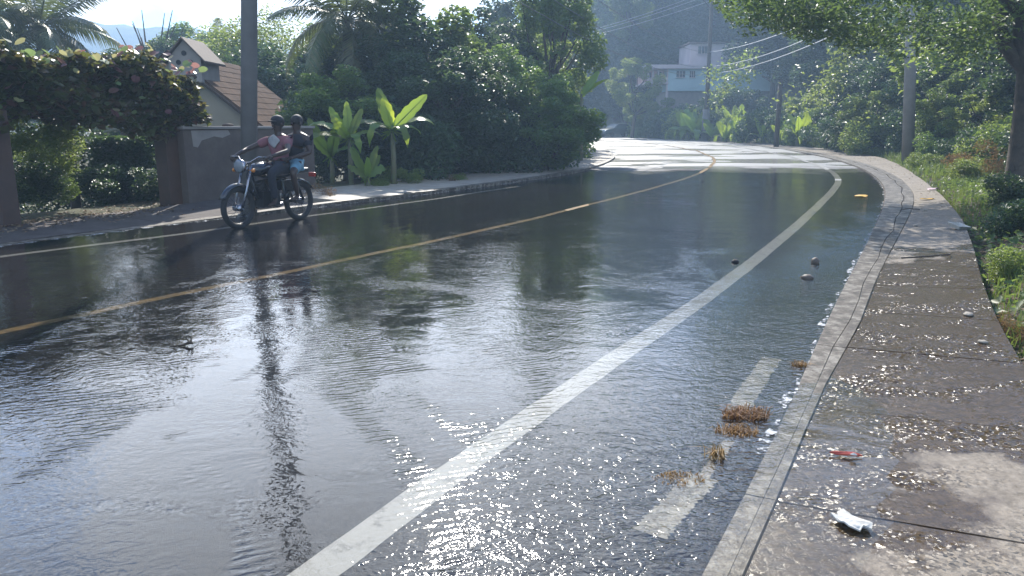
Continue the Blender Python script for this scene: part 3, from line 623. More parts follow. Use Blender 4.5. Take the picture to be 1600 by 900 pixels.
for px, Y, zc, s, k in [(955, 100, 2, 3.2, 'dark'), (1045, 105, 3, 3.8, 'dark2'), (1080, 102, 3, 3.6, 'dark'), (1125, 101, 3, 3.8, 'dark2'), (1165, 100, 3, 3.6, 'dark'), (1200, 90, 3, 3.0, 'dark2'), (1240, 80, 3, 2.8, 'dark'), (1100, 110, 7, 4.4, 'dark'), (1040, 112, 7, 4.4, 'dark2')]: hs(px, Y, zc, s, k)
hs(1195, 80, 6.5, 1.9, 'light', .9, 'sunlit yellow green treetop above the turquoise house, right of the far utility pole')
hs(1015, 84, .5, 1.5, 'mid2', .9, 'small tree in front of the balcony of the far house')
hs(985, 80, 2.5, 1.6, 'light', 1.2, 'pale tree left of the balcony of the far house')
hs(975, 96, 10, 2.2, 'tall', 1.3, 'tall feathery tree at the right edge of the bright cloud')
hs(1290, 52, 1.2, 1.1, 'light', .9, 'light green tree in the middle of the dark slope behind the bend')
hs(1245, 56, .8, 1.0, 'mid', .8, 'low leafy tree behind the banana plants on the bend')
hs(1350, 38, .8, .95, 'light', .8, 'small sunlit tree left of the concrete pole')
hs(1480, 30, .6, .9, 'mid', .9, 'small leafy tree right of the concrete pole')
hs(1530, 26, .5, .75, 'light', .9, 'small light tree before the slope, left of the big trunk')
for j, (px, Y, s, k) in enumerate([(1012, 95, 3, 'bushd'), (1062, 80, 2.5, 'bushd'), (1092, 79, 2.3, 'bush'), (1122, 78, 2.6, 'bushd'), (1152, 77, 2.5, 'bushd'), (1010, 82, 2.4, 'bush'), (1035, 78, 2.2, 'bushd'), (1060, 75, 2.2, 'bush2'), (1130, 70, 2, 'bushd'), (1160, 66, 2, 'bush'), (1190, 58, 2, 'bushd'), (1225, 54, 1.8, 'bushd'), (1262, 50, 1.8, 'bush'), (1290, 44, 1.6, 'bushd'), (1320, 40, 1.5, 'bushd'), (1350, 36, 1.2, 'bush2'), (1378, 37, 1.2, 'bushd'),
                                  (1462, 30, 1.0, 'bushd'), (1480, 27, 1.1, 'bush'), (1510, 24, 1.0, 'bushd'), (1545, 22, 1.0, 'bush2'), (1430, 34, 1.6, 'bushd'), (1560, 26, 1.4, 'bushd'), (1600, 21, 1.2, 'bush'), (1640, 18, 1.1, 'bushd')]):
    bush(k, X_(px, Y), Y, s, 'leafy bush at the hillside foot '+place_words(px, RM), 'bushes along the foot of the hillside', sz=1.2)
bush('bush2', X_(1440, 25.5), 25.5, .55, 'low grassy mound at the pavement edge just right of the concrete pole', sz=.8)
bush('bushdry', X_(1530, 20), 20, .9, 'brown tangle of dry vines left of the big roadside trunk', sz=1.1)
bush('bushd', X_(1600, 12.6), 12.6, .6, 'dark shrub in the shade in front of the big roadside trunk')
bush('bushd', X_(1625, 9.8), 9.8, .5, 'dark low shrub at the right edge below the big trunk')
bush('bush2', X_(1590, 7.6), 7.6, .28, 'bright green weed clump at the right edge of the wet pavement')
bush('bushdry', X_(1600, 5.6), 5.6, .25, 'rusty brown weed clump at the right edge near the bottom')
bush('bush2', X_(1500, 19.5), 19.5, .5, 'bright green low bush at the pavement edge beside the big roadside trunk')

# the big roadside tree on the right
tx, ty = X_(1588, 15.2), 15.2; bt = empty('roadside_tree', (tx, ty, 0), 0, 'big roadside tree with a thick dark trunk at the right edge of the photo', 'tree')
mb = MB(); tp = [(0, 0, -.3), (0, 0, .4), (-.03, 0, 1.6), (-.05, .05, 2.5), (-.22, .1, 3.1), (-.3, .1, 3.6)]
mb.tube(tp, [.33, .27, .24, .23, .2, .17], 12, False)
mb.tube([(-.05, .05, 2.4), (-.5, .2, 2.95), (-.62, .3, 3.4), (-.3, .3, 4.2)], [.15, .13, .12, .08], 8, False)
mb.tube([(-.2, .1, 3.0), (.6, 0, 3.8), (1.6, -.3, 4.6)], [.16, .12, .06], 8, False)
mb.tube([(-.3, .1, 3.5), (-1.4, -.4, 4.1), (-3.0, -.5, 4.4)], [.14, .1, .05], 8, False)
mb.tube([(-.3, .1, 3.5), (-.6, -1.4, 4.4), (-.9, -3, 4.8)], [.14, .1, .05], 8, False)
mb.build('trunk', M['bark'], bt, True)
p, cc = crown_pts(21000, 75, 3.9, .95, .62); p[:, 2] += 3.0
link('crown', leaves('crown', p, .13, M['leaf_shade'], .35, .42), bt).location = (-2.1, .2, 0)

# ------------------------------------------------------------------ palms and bananas
def frond_mesh(L, nl, ll, droop, mt, w=.045):
    V, T = [], []
    def pt(u): return Vector((L*u*(1-.18*droop*u*u), 0, L*(.34*u-.62*droop*u*u)))
    r = MB(); r.tube([pt(k/8) for k in range(9)], [.03*(1-.8*k/8) for k in range(9)], 5)
    for k in range(nl):
        u = .12+.88*k/nl; p = pt(u); tg = (pt(min(1, u+.02))-pt(u-.02)).normalized(); l = ll*math.sin(math.pi*(.12+.86*u))**.6
        for sgn in (-1, 1):
            d = (tg*.55+Vector((0, sgn, -.25-.3*random.random()))).normalized(); n = tg.cross(d).normalized()
            e = p+d*l+Vector((0, 0, -.35*l)); m_ = p+d*l*.5; q = tg*w*.5; r.add([p-q, p+q, m_+q*1.2, e, m_-q*1.2], [(0, 1, 2, 4), (4, 2, 3)])
    return r.mesh('frond', mt)
FR = [frond_mesh(3.2, 46, .75, d, M['palm_leaf']) for d in (.35, .8, 1.3)]
def palm(x, y, h, s, label, n=20, name='palm_tree', group=None, g0=None):
    g = th(x, y) if g0 is None else g0; o = empty(name, (x, y, g-.1), random.uniform(0, 6), label, 'palm tree', group)
    mb = MB(); mb.tube([(.1*math.sin(k*.5), .05*k/8, h*k/8) for k in range(9)], [.2-.06*k/8 for k in range(9)], 9, False); mb.build('trunk', M['bark'], o, True)
    top = (.1*math.sin(4), .05, h)
    for k in range(n):
        q = k/n; f = link('frond', FR[min(2, int(q*3))], o); f.location = top; f.scale = (s, s, s)
        f.rotation_euler = (random.uniform(-.2, .2), .75-1.0*q*1.0-.9*(1-q)+.1*random.random() if False else (-.75+1.35*q), k*2.4)
    return o
palm(X_(97, 27), 27, 5.0-th(X_(97, 27), 27)-.3, .95, 'large coconut palm with hanging fronds rising behind the vine pergola', 26)
palm(X_(-12, 24), 24, 5.6, .8, 'palm whose fronds hang in at the top left corner', 16)
palm(X_(352, 48), 48, 6.2, .75, 'small distant palm on the skyline left of the concrete pole', 14)
palm(X_(552, 23.5), 23.5, 5.0, .85, 'palm with long drooping fronds in front of the left bank trees', 22)
palm(X_(192, 36), 36, 3.6, .55, 'young palm with a few pale fronds between the large palm and skyline tree', 10)
def banana_leaf(L, Wd, droop, fold=.25, tears=0):
    V, F = [], []; n = 14
    for i in range(n+1):
        u = i/n; w = Wd*.5*math.sin(math.pi*min(1, (.06+.94*u)))**.55*(1 if u < .97 else .5)
        a = droop*u*u; x = L*u*math.cos(a*.6); z = L*u*math.sin(.15)-L*a*.42*u; k = 1+(.1 if droop < .5 else .28)*math.sin(i*2.1+droop)
        V += [(x, -w*k, z+w*fold), (x, 0, z), (x, w*k, z+w*fold)]
    for i in range(n):
        a = i*3; c = a+3; F += [(a, a+1, c+1, c), (a+1, a+2, c+2, c+1)]
    mb = MB(); mb.add(V, F)
    mb.tube([(-.35, 0, -.06)]+[V[i*3+1] for i in range(0, n+1, 2)], [.022, .02]+[.016*(1-i/8) for i in range(7)], 5)
    return mb
BL = [banana_leaf(1.35, .33, d, f).mesh('leaf', M['banana_leaf'], True) for d, f in ((.2, .3), (.9, .25), (1.7, .15))]
BLB = banana_leaf(1.1, .42, .1, .2).mesh('leaf', M['banana_bright'], True)
def banana(x, y, h, s, label, spec=None, n=7, group=None, z0=None, seed=0):
    z0 = th(x, y) if z0 is None else z0; o = empty('banana_plant', (x, y, z0), 0, label, 'banana plant', group); rr = random.Random(seed)
    mb = MB(); mb.tube([(0, 0, -.2), (.02, 0, h*.5), (0, .03, h)], [.11*s, .09*s, .06*s], 8); mb.build('stem', M['stem'], o, True)
    if spec is None: spec = [(k*2.4+rr.random(), -1.2+1.0*k/n+rr.uniform(-.1, .1), rr.choice((0, 1)) if k < n*.6 else 2, .8+.4*rr.random(), False) for k in range(n)]
    for az, el, kind, sc, br in spec:       # az heading, el = minus the climb angle; blade turned half towards the road
        l = link('leaf', BLB if br else BL[kind], o); l.location = (0, 0, h-.1); d = Vector((math.cos(az)*math.cos(el), math.sin(az)*math.cos(el), -math.sin(el)))
        up_ = Vector((rr.uniform(-.3, .3), -.9, .25)) if el < -.55 else Vector((0, -.35, 1)); yv = up_.cross(d).normalized(); zv = d.cross(yv)
        l.rotation_euler = Matrix((d, yv, zv)).transposed().to_euler(); l.scale = (s*sc,)*3
    return o
bx, by = X_(603, 18.3), 18.3
banana(bx+.2, by, 1.45, .7, 'banana plant with one glowing yellow green leaf standing upright', [(2.9, -1.3, 0, 1.0, True), (.3, -.75, 0, 1.25, False), (.05, -.35, 1, 1.2, False), (3.3, -.25, 1, 1.2, False), (.5, -.1, 1, .9, False), (2.2, -1.0, 0, 1.2, False), (4.2, -.3, 2, 1.1, False), (5.3, -.2, 2, 1.0, False), (1.3, -.4, 1, 1.0, False)], z0=0)
banana(bx-.75, by-.3, 1.25, .64, 'banana plant with upright torn leaves left of the glowing leaf', [(1.9, -1.4, 0, 1.0, False), (.4, -1.1, 0, .9, False), (3.2, -.5, 1, 1.3, False), (3.6, -.1, 1, 1.4, False), (5.2, -.3, 2, 1.0, False), (4.4, -.6, 1, 1.0, False), (.2, -.3, 1, 1.0, False), (2.8, -1.0, 0, 1.0, False)], z0=0)
banana(bx-1.3, by+.2, .85, .66, 'low banana plant arching behind the pillion rider', n=7, z0=0, seed=3)
banana(bx-.3, by-.6, .4, .5, 'short banana sucker below the two larger banana plants', n=7, z0=0, seed=5)
banana(X_(905, 30), 30, 2.6, .9, 'lone banana leaf cluster catching sun among the trees of the bank', [(.5, -.9, 0, 1.0, False), (.2, -.5, 0, 1.0, False)], z0=0)
for j, (px, Y, h, s) in enumerate([(1068, 72, .9, 2.0), (1082, 70, .9, 1.9), (1108, 68, .6, 1.6), (1128, 64, .5, 1.4), (1150, 60, .7, 1.5), (1165, 62, .6, 1.4), (1238, 49, 1.0, 1.25), (1248, 50, .9, 1.2), (1185, 57, .7, 1.3), (1222, 52, .6, 1.1), (1050, 78, .8, 1.8), (1140, 67, 1.0, 1.6)]):
    lb = ['leftmost bright banana plant beside the far utility pole', 'bright banana plant close against the far utility pole'][j] if j < 2 else ('banana plant with broad upright leaves beside the dark pole on the bend' if j == 6 else 'banana plant in the low row '+place_words(px, RM))
    banana(X_(px, Y), Y, h, s, lb, n=8, seed=j+10, group=None if j < 2 or j == 6 else 'banana plants in a row along the bend')

# ------------------------------------------------------------------ vine pergola, posts, wall, hedge
A0 = Vector((-8.9, 7.6, 0)); B0 = Vector((-5.7, 14.3, 0)); al = (B0-A0).normalized(); bk = Vector((-al.y, al.x, 0)); LEN = (B0-A0).length
perg = empty('pergola', (-8.3, 12, 0), 0, 'timber pergola carrying the thick canopy of red and green vine leaves', 'pergola')
for (px, Y, r) in ((118, 15.2, .09), (205, 17.4, .08), (-60, 13, .08)):
    mb = MB(); x = X_(px, Y); mb.tube([(x+8.3, Y-12, -1.0), (x+8.33, Y-12, 1.2), (x+8.28, Y-12, 2.4)], [r*1.2, r, r*.9], 8); mb.build('post', M['bark'], perg, True)
for k in range(5):
    a = A0+al*(LEN*k/4); b = a+bk*3.4; mb = MB(); mb.tube([a+Vector((8.3, -12, 2.32)), b+Vector((8.3, -12, 2.32))], .045, 6); mb.build('beam', M['bark'], perg)
vine = empty('vine', tuple(A0), 0, 'climbing vine with red, green and yellow leaves heaped along the pergola top', 'vine')
n = 26000; u = rng.uniform(0, LEN, n); sel = rng.uniform(0, 1, n)
w = np.where(sel < .6, rng.uniform(-.25, .35, n), rng.uniform(0, 3.4, n))
lump = .1*np.sin(u*2.3)+.08*np.sin(u*5.1+1)+.05*np.sin(u*9)
zt = 2.5+lump; low = 1.42+.12*np.sin(u*1.7)+.1*np.sin(u*4.3+2)
z = np.where(sel < .6, low+(zt-low)*rng.uniform(0, 1, n)**.8, zt-rng.uniform(0, .35, n)); w = w+.15*np.sin(z*5+u*3)
endr = sst(LEN-.7, LEN, u); z = z-endr*.25*(z-low); Cn = np.c_[al.x*u+bk.x*w, al.y*u+bk.y*w, z]
st = link('foliage', leaves('foliage', Cn, .13, M['leaf_vine'], .35, .8), vine); tag(st, kind='stuff')
VL = [leaves('leaf', np.zeros((1, 3)), .2, mm, 0, .95) for mm in (M['leaf_vine'],)*3]
for tint, nm in (((.2, .1, .085), 'red'), ((.24, .22, .1), 'yellowish'), ((.13, .17, .06), 'green')):
    mm = leafmat('vine_leaf_'+nm, [tint, tuple(c*.8 for c in tint)], tuple(min(1, c*3) for c in tint), .4, .35)
    mb = MB(); ring = [(.09*math.cos(a)*(1 if abs(a-math.pi) > .4 else .7), .085*math.sin(a), .018*abs(math.sin(a))) for a in [2*math.pi*k/12 for k in range(12)]]
    mb.add([(0, 0, 0)]+ring, [(0, 1+k, 1+(k+1) % 12) for k in range(12)]); VL.append(mb.mesh('leaf', mm))
for k in range(290):
    uu = random.uniform(0, LEN); ww = random.uniform(-.35, .5); zz = 2.5+.1*math.sin(uu*2.3)+.08*math.sin(uu*5.1+1)+random.uniform(-.06, .12)
    if k > 235: ww = random.uniform(-.42, -.2); zz = random.uniform(1.6, 2.4)
    l = link('leaf', random.choice(VL[3:]), vine); l.location = (al.x*uu+bk.x*ww, al.y*uu+bk.y*ww, zz)
    l.rotation_euler = (random.uniform(-.9, .9), random.uniform(-.9, .9), random.uniform(0, 6.28)); sc = random.uniform(.5, .95); l.scale = (sc, sc, sc)
# left gatepost at the frame edge
mb = MB(); mb.box((0, 0, .8), (.26, .26, 1.9)); o = mb.build('gatepost', M['rust_brown'], bevel=.012); o.location = (X_(8, 11.05), 11.05, -.05); o.rotation_euler = (0, 0, -.48); tag(o, 'brown square gatepost at the left edge in front of the yellow green shrub', 'gatepost')
wall = empty('garden_wall', (-5.3, 15, 0), 0, 'brown rendered garden wall with a flat cap behind the motorcycle', 'wall')
wa, wb = Vector((-5.95+.12, 13.75, 0)), Vector((-4.35, 16.9, 0)); wd = (wb-wa); wl = wd.length; rz = math.atan2(wd.y, wd.x); mid = (wa+wb)/2-Vector((-5.3, 15, 0))
mb = MB(); mb.box((mid.x, mid.y, .55), (wl, .16, 1.7), rz); mb.build('wall_body', M['old_wall'], wall, bevel=.01)
mb = MB(); mb.box((mid.x, mid.y, 1.425), (wl+.04, .24, .05), rz); mb.build('cap', M['plaster_pale'], wall, bevel=.01)
mb = MB(); mp_ = wa+wd*.17-Vector((-5.3, 15, 0)); nn = Vector((wd.y, -wd.x, 0)).normalized()
q = [mp_+nn*.083+wd.normalized()*a+Vector((0, 0, z_)) for a, z_ in ((-.42, 1.38), (.45, 1.38), (.5, 1.3), (.3, 1.24), (.1, 1.27), (-.2, 1.2), (-.3, 1.08), (-.4, 1.1))]
mb.add(q+[v+nn*.006 for v in q], [tuple(range(8, 16))]+[(i, (i+1) % 8, (i+1) % 8+8, i+8) for i in range(8)]); mb.build('plaster_patch', M['plaster_pale'], wall)
mb = MB(); mb.box((0, 0, .62), (.3, .3, 1.75)); o = mb.build('gate_pillar', M['rust_brown'], bevel=.012); o.location = (X_(270, 13.9), 13.9, 0); o.rotation_euler = (0, 0, -.48); tag(o, 'reddish brown gate pillar at the left end of the garden wall', 'pillar')
# stones lying on the wall cap
mb = MB(); mb.ball((0, 0, .02), (.12, .06, .03), 9, 6, .15); o = mb.build('flat_stone', M['rust_brown'], smooth=True); o.location = (X_(366, 15.2), 15.2, 1.45); tag(o, 'small reddish stone lying on top of the garden wall cap', 'stone')
# arched white hose over the hedge
mb = MB(); pp = [P(162+65*k/8, 207-6*math.sin(math.pi*k/8)-2*k/8, 15.5) for k in range(9)]; mb.tube(pp, .022, 6); tag(mb.build('bent_pipe', M['white_item']), 'thin pale bent pipe arching over the clipped hedge under the pergola', 'pipe')
# clipped hedge in the opening
n = 9000; a = rng.uniform(0, 1, n); yq = rng.uniform(0, 1, n); x = X_(160+92*a, 15.6)+0*a; Yh = 15.2+.6*yq; z = rng.uniform(-.2, 1.25+.0*a, n)
sel = z > 1.1; link_h = link('hedge', leaves('hedge', np.c_[x, Yh, z], .09, M['leaf_dark'], .35, .6)); tag(link_h, 'dense green hedge with a lit top edge in the opening under the pergola', 'hedge')
n = 9000; link_h = link('hedge', leaves('hedge', np.c_[rng.uniform(-12.5, -8.2, n), rng.uniform(18, 18.8, n), rng.uniform(-1, 1.5, n)], .12, M['leaf_dark'], .35, .6)); tag(link_h, 'dark hedge deep behind the pergola posts', 'hedge')
for px, py, Y, s, k, lb in [(45, 215, 12.3, .62, 'bush2', 'yellow green shrub between the brown gatepost and pergola post'), (75, 300, 13.6, .5, 'bush', 'small leafy shrub low beside the pergola post'), (10, 170, 11.6, .5, 'bush2', 'glossy shrub growing above the brown gatepost'),
                            (90, 250, 14.4, .6, 'bush2', 'lit shrub directly left of the pergola post'), (140, 290, 15, .4, 'bush2', 'pale yellow leafed plant right of the pergola post'), (30, 300, 12.5, .6, 'bushd', 'dark shrub at the foot of the brown gatepost')]:
    p = P(px, py, Y); o = bush(k, p.x, Y, s, lb); o.location.z = p.z-.35*s
bush('bushd', X_(200, 14.6), 14.6, .8, 'dark low shrub before the clipped hedge', sz=.9)
# red-brown litter strip under the pergola
pts = []
for k in range(1400):
    uu = random.uniform(0, LEN); ww = random.gauss(-.1, .4); p = A0+al*uu+bk*ww; pts.append((p.x, p.y, max(.05, th(p.x, p.y))+.03))
tag(link('leaf_litter', leaves('leaf_litter', np.array(pts), .07, M['litter'], .8, .6)), 'brown fallen leaves strewn along the foot of the pergola', 'leaf litter', kind='stuff')

# ------------------------------------------------------------------ small house on the left
hs_ = empty('small_house', (-8.6, 22, -1.0), 0, 'cream house with a brown gable roof behind the concrete pole', 'house')
def HL(p): return Vector(p)-Vector((-8.6, 22, -1.0))
xr, zr0, hw, ze = -8.57, 3.28, 2.35, 1.42
mb = MB(); y0, y1 = 20.1, 24.9
V = [(xr-hw+.1, y, -1.1) for y in (y0, y1)]+[(xr+hw-.15, y, -1.1) for y in (y0, y1)]+[(xr+hw-.15, y, ze) for y in (y0, y1)]+[(xr, y, zr0-.12) for y in (y0, y1)]+[(xr-hw+.1, y, ze) for y in (y0, y1)]
mb.add([HL(v) for v in V], [(0, 2, 4, 6, 8), (1, 9, 7, 5, 3), (2, 3, 5, 4), (0, 8, 9, 1)]); mb.build('wall', M['plaster'], hs_)
for sg in (-1, 1):
    mb = MB(); a = [(xr, 19.9, zr0), (xr, 25, zr0), (xr+sg*hw, 25, ze-.05), (xr+sg*hw, 19.9, ze-.05)]; b_ = [(x_, y_, z_-.08) for x_, y_, z_ in a]
    f = [(0, 1, 2, 3), (7, 6, 5, 4), (0, 3, 7, 4), (1, 5, 6, 2), (3, 2, 6, 7), (0, 4, 5, 1)]
    mb.add([HL(v) for v in a+b_], [q if sg < 0 else q[::-1] for q in f]); rf = mb.build('roof', M['roofing'], hs_)
    for k in range(11):   # overlapping roofing sheets, one course each
        t0, t1 = k/11, (k+1)/11; mb = MB(); n_ = Vector((sg*(zr0-ze), 0, hw)).normalized()
        e0 = Vector((xr+sg*hw*t0, 0, zr0-(zr0-ze+.05)*t0)); e1 = Vector((xr+sg*hw*t1, 0, zr0-(zr0-ze+.05)*t1)); vs = []
        for y in (19.88, 25.02):
            vs += [HL(e0+n_*.004+Vector((0, y, 0))), HL(e1+n_*.014+Vector((0, y, 0))), HL(e1+n_*.004+Vector((0, y, 0)))]
        mb.add(vs, [(0, 3, 4, 1), (1, 4, 5, 2), (0, 1, 2), (3, 5, 4)]); mb.build('roof_sheet', M['roofing'], rf)
mb = MB(); mb.tube([HL((xr, 19.95, zr0-.1)), HL((xr+hw, 19.95, ze-.14))], .07, 4); mb.build('verge_board', M['roof_edge'], hs_)
# gabled vent over the apex
vt = MB(); cx, cyv = -8.1, 19.75; hwv = .4; zb, zs_, za_ = 2.5, 3.08, 3.5
V = [(cx-hwv, cyv, zb), (cx+hwv, cyv, zb), (cx+hwv, cyv, zs_), (cx, cyv, za_), (cx-hwv, cyv, zs_)]; V2 = [(x_, y_+1.2, z_) for x_, y_, z_ in V]
vt.add([HL(v) for v in V+V2], [(0, 1, 2, 3, 4), (9, 8, 7, 6, 5), (1, 6, 7, 2), (0, 4, 9, 5), (0, 5, 6, 1)]); vg = vt.build('vent_gable', M['plaster_pale'], hs_)
for dx, dz in ((0, 3.2), (-.15, 2.98), (.15, 2.98)):
    mb = MB(); mb.tube([HL((cx+dx, cyv-.012, dz)), HL((cx+dx, cyv+.01, dz))], .062, 14); mb.build('vent_hole', M['hole'], vg)
for sg in (-1, 1):
    mb = MB(); d = Vector((sg*(hwv+.14), 0, -(za_-zs_)*(hwv+.14)/hwv)); a = Vector((cx, cyv-.1, za_+.03)); vs = [a, a+Vector((0, 1.4, 0)), a+d+Vector((0, 1.4, 0)), a+d]
    vs += [v+Vector((0, 0, .05)) for v in vs]; mb.add([HL(v) for v in vs], [(0, 1, 2, 3), (7, 6, 5, 4), (0, 3, 7, 4), (1, 5, 6, 2), (2, 6, 7, 3)]); mb.build('vent_roof', M['roof_edge'], vg)

# ------------------------------------------------------------------ far house
hx, hY = 0, 85; fh = empty('hillside_house', (X_(1085, hY), hY, 3.0), .0, 'two storey house with turquoise lower walls and balcony on the hillside beyond the bend', 'house')
FX = lambda px: (px-1085)/1200*hY
FZ = lambda py: P(1085, py, hY).z-3.0
def fbox(x0, x1, yt, yb, y0, y1, name, mt, par=fh):
    mb = MB(); mb.box(((FX(x0)+FX(x1))/2, (y0+y1)/2, (FZ(yt)+FZ(yb))/2), (abs(FX(x1)-FX(x0)), y1-y0, FZ(yt)-FZ(yb))); return mb.build(name, mt, par)
fbox(1036, 1212, 108, 142, 0, 7, 'lower_wall', M['house_turquoise']); fbox(1004, 1038, 108, 128, 2.4, 7, 'veranda_wall', M['house_pink'])
fbox(1000, 1216, 101.5, 107.5, -.6, 7.5, 'roof_slab', M['house_white']); fbox(1036, 1214, 142.5, 190, .4, 7, 'basement_wall', M['plaster_pale'])
up = fbox(1072, 1168, 66, 101, 1.5, 7.2, 'upper_wall', M['house_white']); fbox(1069, 1171, 63.5, 65.8, 1.2, 7.5, 'upper_roof', M['roof_edge'])
fbox(1002, 1037, 128.3, 131, 0, 7, 'balcony_slab', M['house_white'])
for x in (1005.5, 1013, 1021, 1035): fbox(x-.9, x+.9, 108, 128, .05, .2, 'column', M['house_white'])
for k in range(14): fbox(1006.5+k*2.1, 1007.1+k*2.1, 122.5, 128, .1, .16, 'baluster', M['house_white'])
fbox(1005, 1035, 121.5, 122.4, .08, .2, 'balcony_rail', M['house_white']); fbox(1034, 1037, 131.2, 168, .1, .4, 'column', M['house_white'])
for x0, x1, yt, yb, y in ((1084, 1098, 70, 82, 1.42), (1121, 1129, 72, 80, 1.42), (1048, 1061, 111, 121, -.06), (1068, 1076, 111, 121, -.06), (1025, 1031, 110, 128, 2.34), (1009, 1016, 111, 122, 2.34)):
    w_ = fbox(x0, x1, yt, yb, y, y+.06, 'window', M['glass_dark'])
    for k in range(1, 3): fbox(x0+(x1-x0)*k/3-.3, x0+(x1-x0)*k/3+.3, yt+.2, yb-.2, y-.05, y-.005, 'bar', M['house_white'], w_).matrix_parent_inverse = Matrix()
    fbox(x0-.6, x1+.6, yb-.1, yb+.7, y-.1, y-.01, 'sill', M['house_white'], w_)

# ------------------------------------------------------------------ poles and cables
def pole(name, x, y, h, r0, r1, label, mt, z0=-.2):
    o = empty(name, (x, y, 0), 0, label, 'utility pole'); mb = MB(); mb.tube([(0, 0, z0), (0, 0, h*.5), (0, 0, h)], [r0, (r0+r1)/2, r1], 14); mb.build('shaft', mt, o, True); return o
pl = pole('utility_pole', -4.38, 12.75, 8.7, .135, .11, 'thick concrete utility pole standing right behind the motorcycle riders', M['concrete_pole']); pl.rotation_euler = (0, math.radians(4.2), 0)
mb = MB()
for z_ in (7.4, 7.0, 6.6): mb.tube([(0, -.14, z_-.05), (0, -.14, z_+.05)], .04, 8)
mb.build('insulator', M['porcelain'], pl)
fx, fy = X_(1096, 69), 69
pf = pole('utility_pole', fx, fy, 12.2, .2, .15, 'slim wooden utility pole with crossarm and insulators in front of the far house', M['bark'])
mb = MB(); mb.tube([(0, 0, -.2), (0, 0, 2.7)], [.34, .32], 12); mb.build('concrete_sleeve', M['concrete_pole'], pf, True)
mb = MB(); mb.box((0, -.2, 11.9), (2.7, .1, .12), -.25); mb.tube([(.1, -.2, 11.0), (.9, -.25, 11.85)], .03, 5); mb.tube([(-.1, -.2, 11.0), (-.9, -.25, 11.85)], .03, 5); ca = mb.build('crossarm', M['bark'], pf)
for dx in (-1.25, -.35, 1.25):
    mb = MB(); mb.tube([(dx, -.2-dx*.25, 11.96), (dx, -.2-dx*.25, 12.06), (dx, -.2-dx*.25, 12.16)], [.06, .12, .08], 8); mb.build('insulator', M['porcelain'], ca, True)
mb = MB(); mb.tube([(.75, -.45, 12.2), (.75, -.45, 12.5)], [.2, .22], 10); mb.build('lamp_head', M['porcelain'], pf, True)
pd = pole('utility_pole', X_(1206, 49.5), 49.5, 4.2, .17, .13, 'short dark pole at the edge of the bend left of the banana plant', M['bark'])
pr = pole('utility_pole', X_(1411, 29), 29, 8.2, .22, .17, 'pale concrete utility pole wrapped with vines on the right verge', M['sunlit_concrete']); pr.rotation_euler = (0, math.radians(-4.5), 0)
def cable(a, b, sag, label, r=.02, mt=None, n=28):
    a, b = Vector(a), Vector(b); mb = MB(); mb.tube([a.lerp(b, k/n)-Vector((0, 0, 4*sag*(k/n)*(1-k/n))) for k in range(n+1)], r, 5)
    tag(mb.build('power_cable', mt or M['cable'], smooth=True), label, 'cable')
PR = (X_(1411, 31), 31)
for z1, z2, z3, sg, l1, l2 in ((7.5, 7.2, 7.4, 1.1, 'topmost cable crossing in front of the far house towards the right verge', 'topmost cable from the thick pole across the gap of sky'), (6.3, 6.3, 6.9, 1.3, 'middle cable sagging below the roof of the far house', 'middle cable from the thick pole over the left bank'), (5.7, 5.6, 6.5, 1.2, 'lowest cable sagging down to the right of the far pole', 'lowest cable from the thick pole over the left bank')):
    cable((fx, fy-.25, z1), (PR[0], PR[1], z3), sg*.55, l1, .028)
    cable((-3.85, 12.6, z2+.1), (fx, fy-.25, z1), 1.2, l2, .014, M['cable_black'])
for dx, l in ((-1.25, 'left'), (-.35, 'middle'), (1.25, 'right')):
    cable((fx+dx, fy-.2-dx*.25, 12.16), (X_(1520, 30)+dx*.5, 30, 12), .8, f'high wire running right from the {l} insulator of the far crossarm', .018)
    cable((fx+dx, fy-.2-dx*.25, 12.16), (X_(700, 112)+dx, 112, 12), 1.6, f'high wire running left from the {l} insulator of the far crossarm', .022)
# vines climbing the concrete pole, hanging garland near the far pole
def vinestrand(path, n, spread, size, mt, label, grp=None):
    path = [Vector(p) for p in path]; pts = []
    for k in range(n):
        u = random.random()*(len(path)-1); i = int(u); p = path[i].lerp(path[i+1], u-i); pts.append(p+Vector([random.gauss(0, spread) for _ in range(3)]))
    return tag(link('climbing_vine', leaves('climbing_vine', np.array(pts), size, mt, .4, .55)), label, 'vine', grp)
vinestrand([P(1418, 150, 30.8), P(1412, 110, 30.7), P(1395, 80, 30.6), P(1378, 66, 30.4)], 320, .16, .26, M['leaf_light'], 'bright vine with long leaves hanging on the concrete pole')
vinestrand([P(1102, 120, 66), P(1140, 105, 64), P(1180, 82, 63)], 300, .35, .34, M['leaf_light'], 'vine garland growing along the cable right of the far pole')
vinestrand([P(1118, 170, 60), P(1125, 140, 60), P(1150, 120, 60), P(1175, 118, 60)], 300, .35, .34, M['leaf_light'], 'arching vine hanging below the cable garland')
vinestrand([P(1440, 60, 26), P(1460, 90, 26), P(1500, 100, 25), P(1540, 60, 24)], 420, .3, .2, M['leaf_light'], 'sunlit vine looping between the concrete pole and the big trunk')
vinestrand([P(1345, 55, 40), P(1320, 85, 40), P(1300, 120, 40), P(1290, 150, 40), P(1230, 160, 42)], 700, .4, .24, M['leaf_light'], 'sunlit creeper spilling down the dark slope left of the concrete pole')
vinestrand([P(1330, 160, 38), P(1390, 185, 36), P(1360, 205, 36)], 500, .4, .2, M['leaf_light'], 'yellow green creeper low on the slope left of the concrete pole')

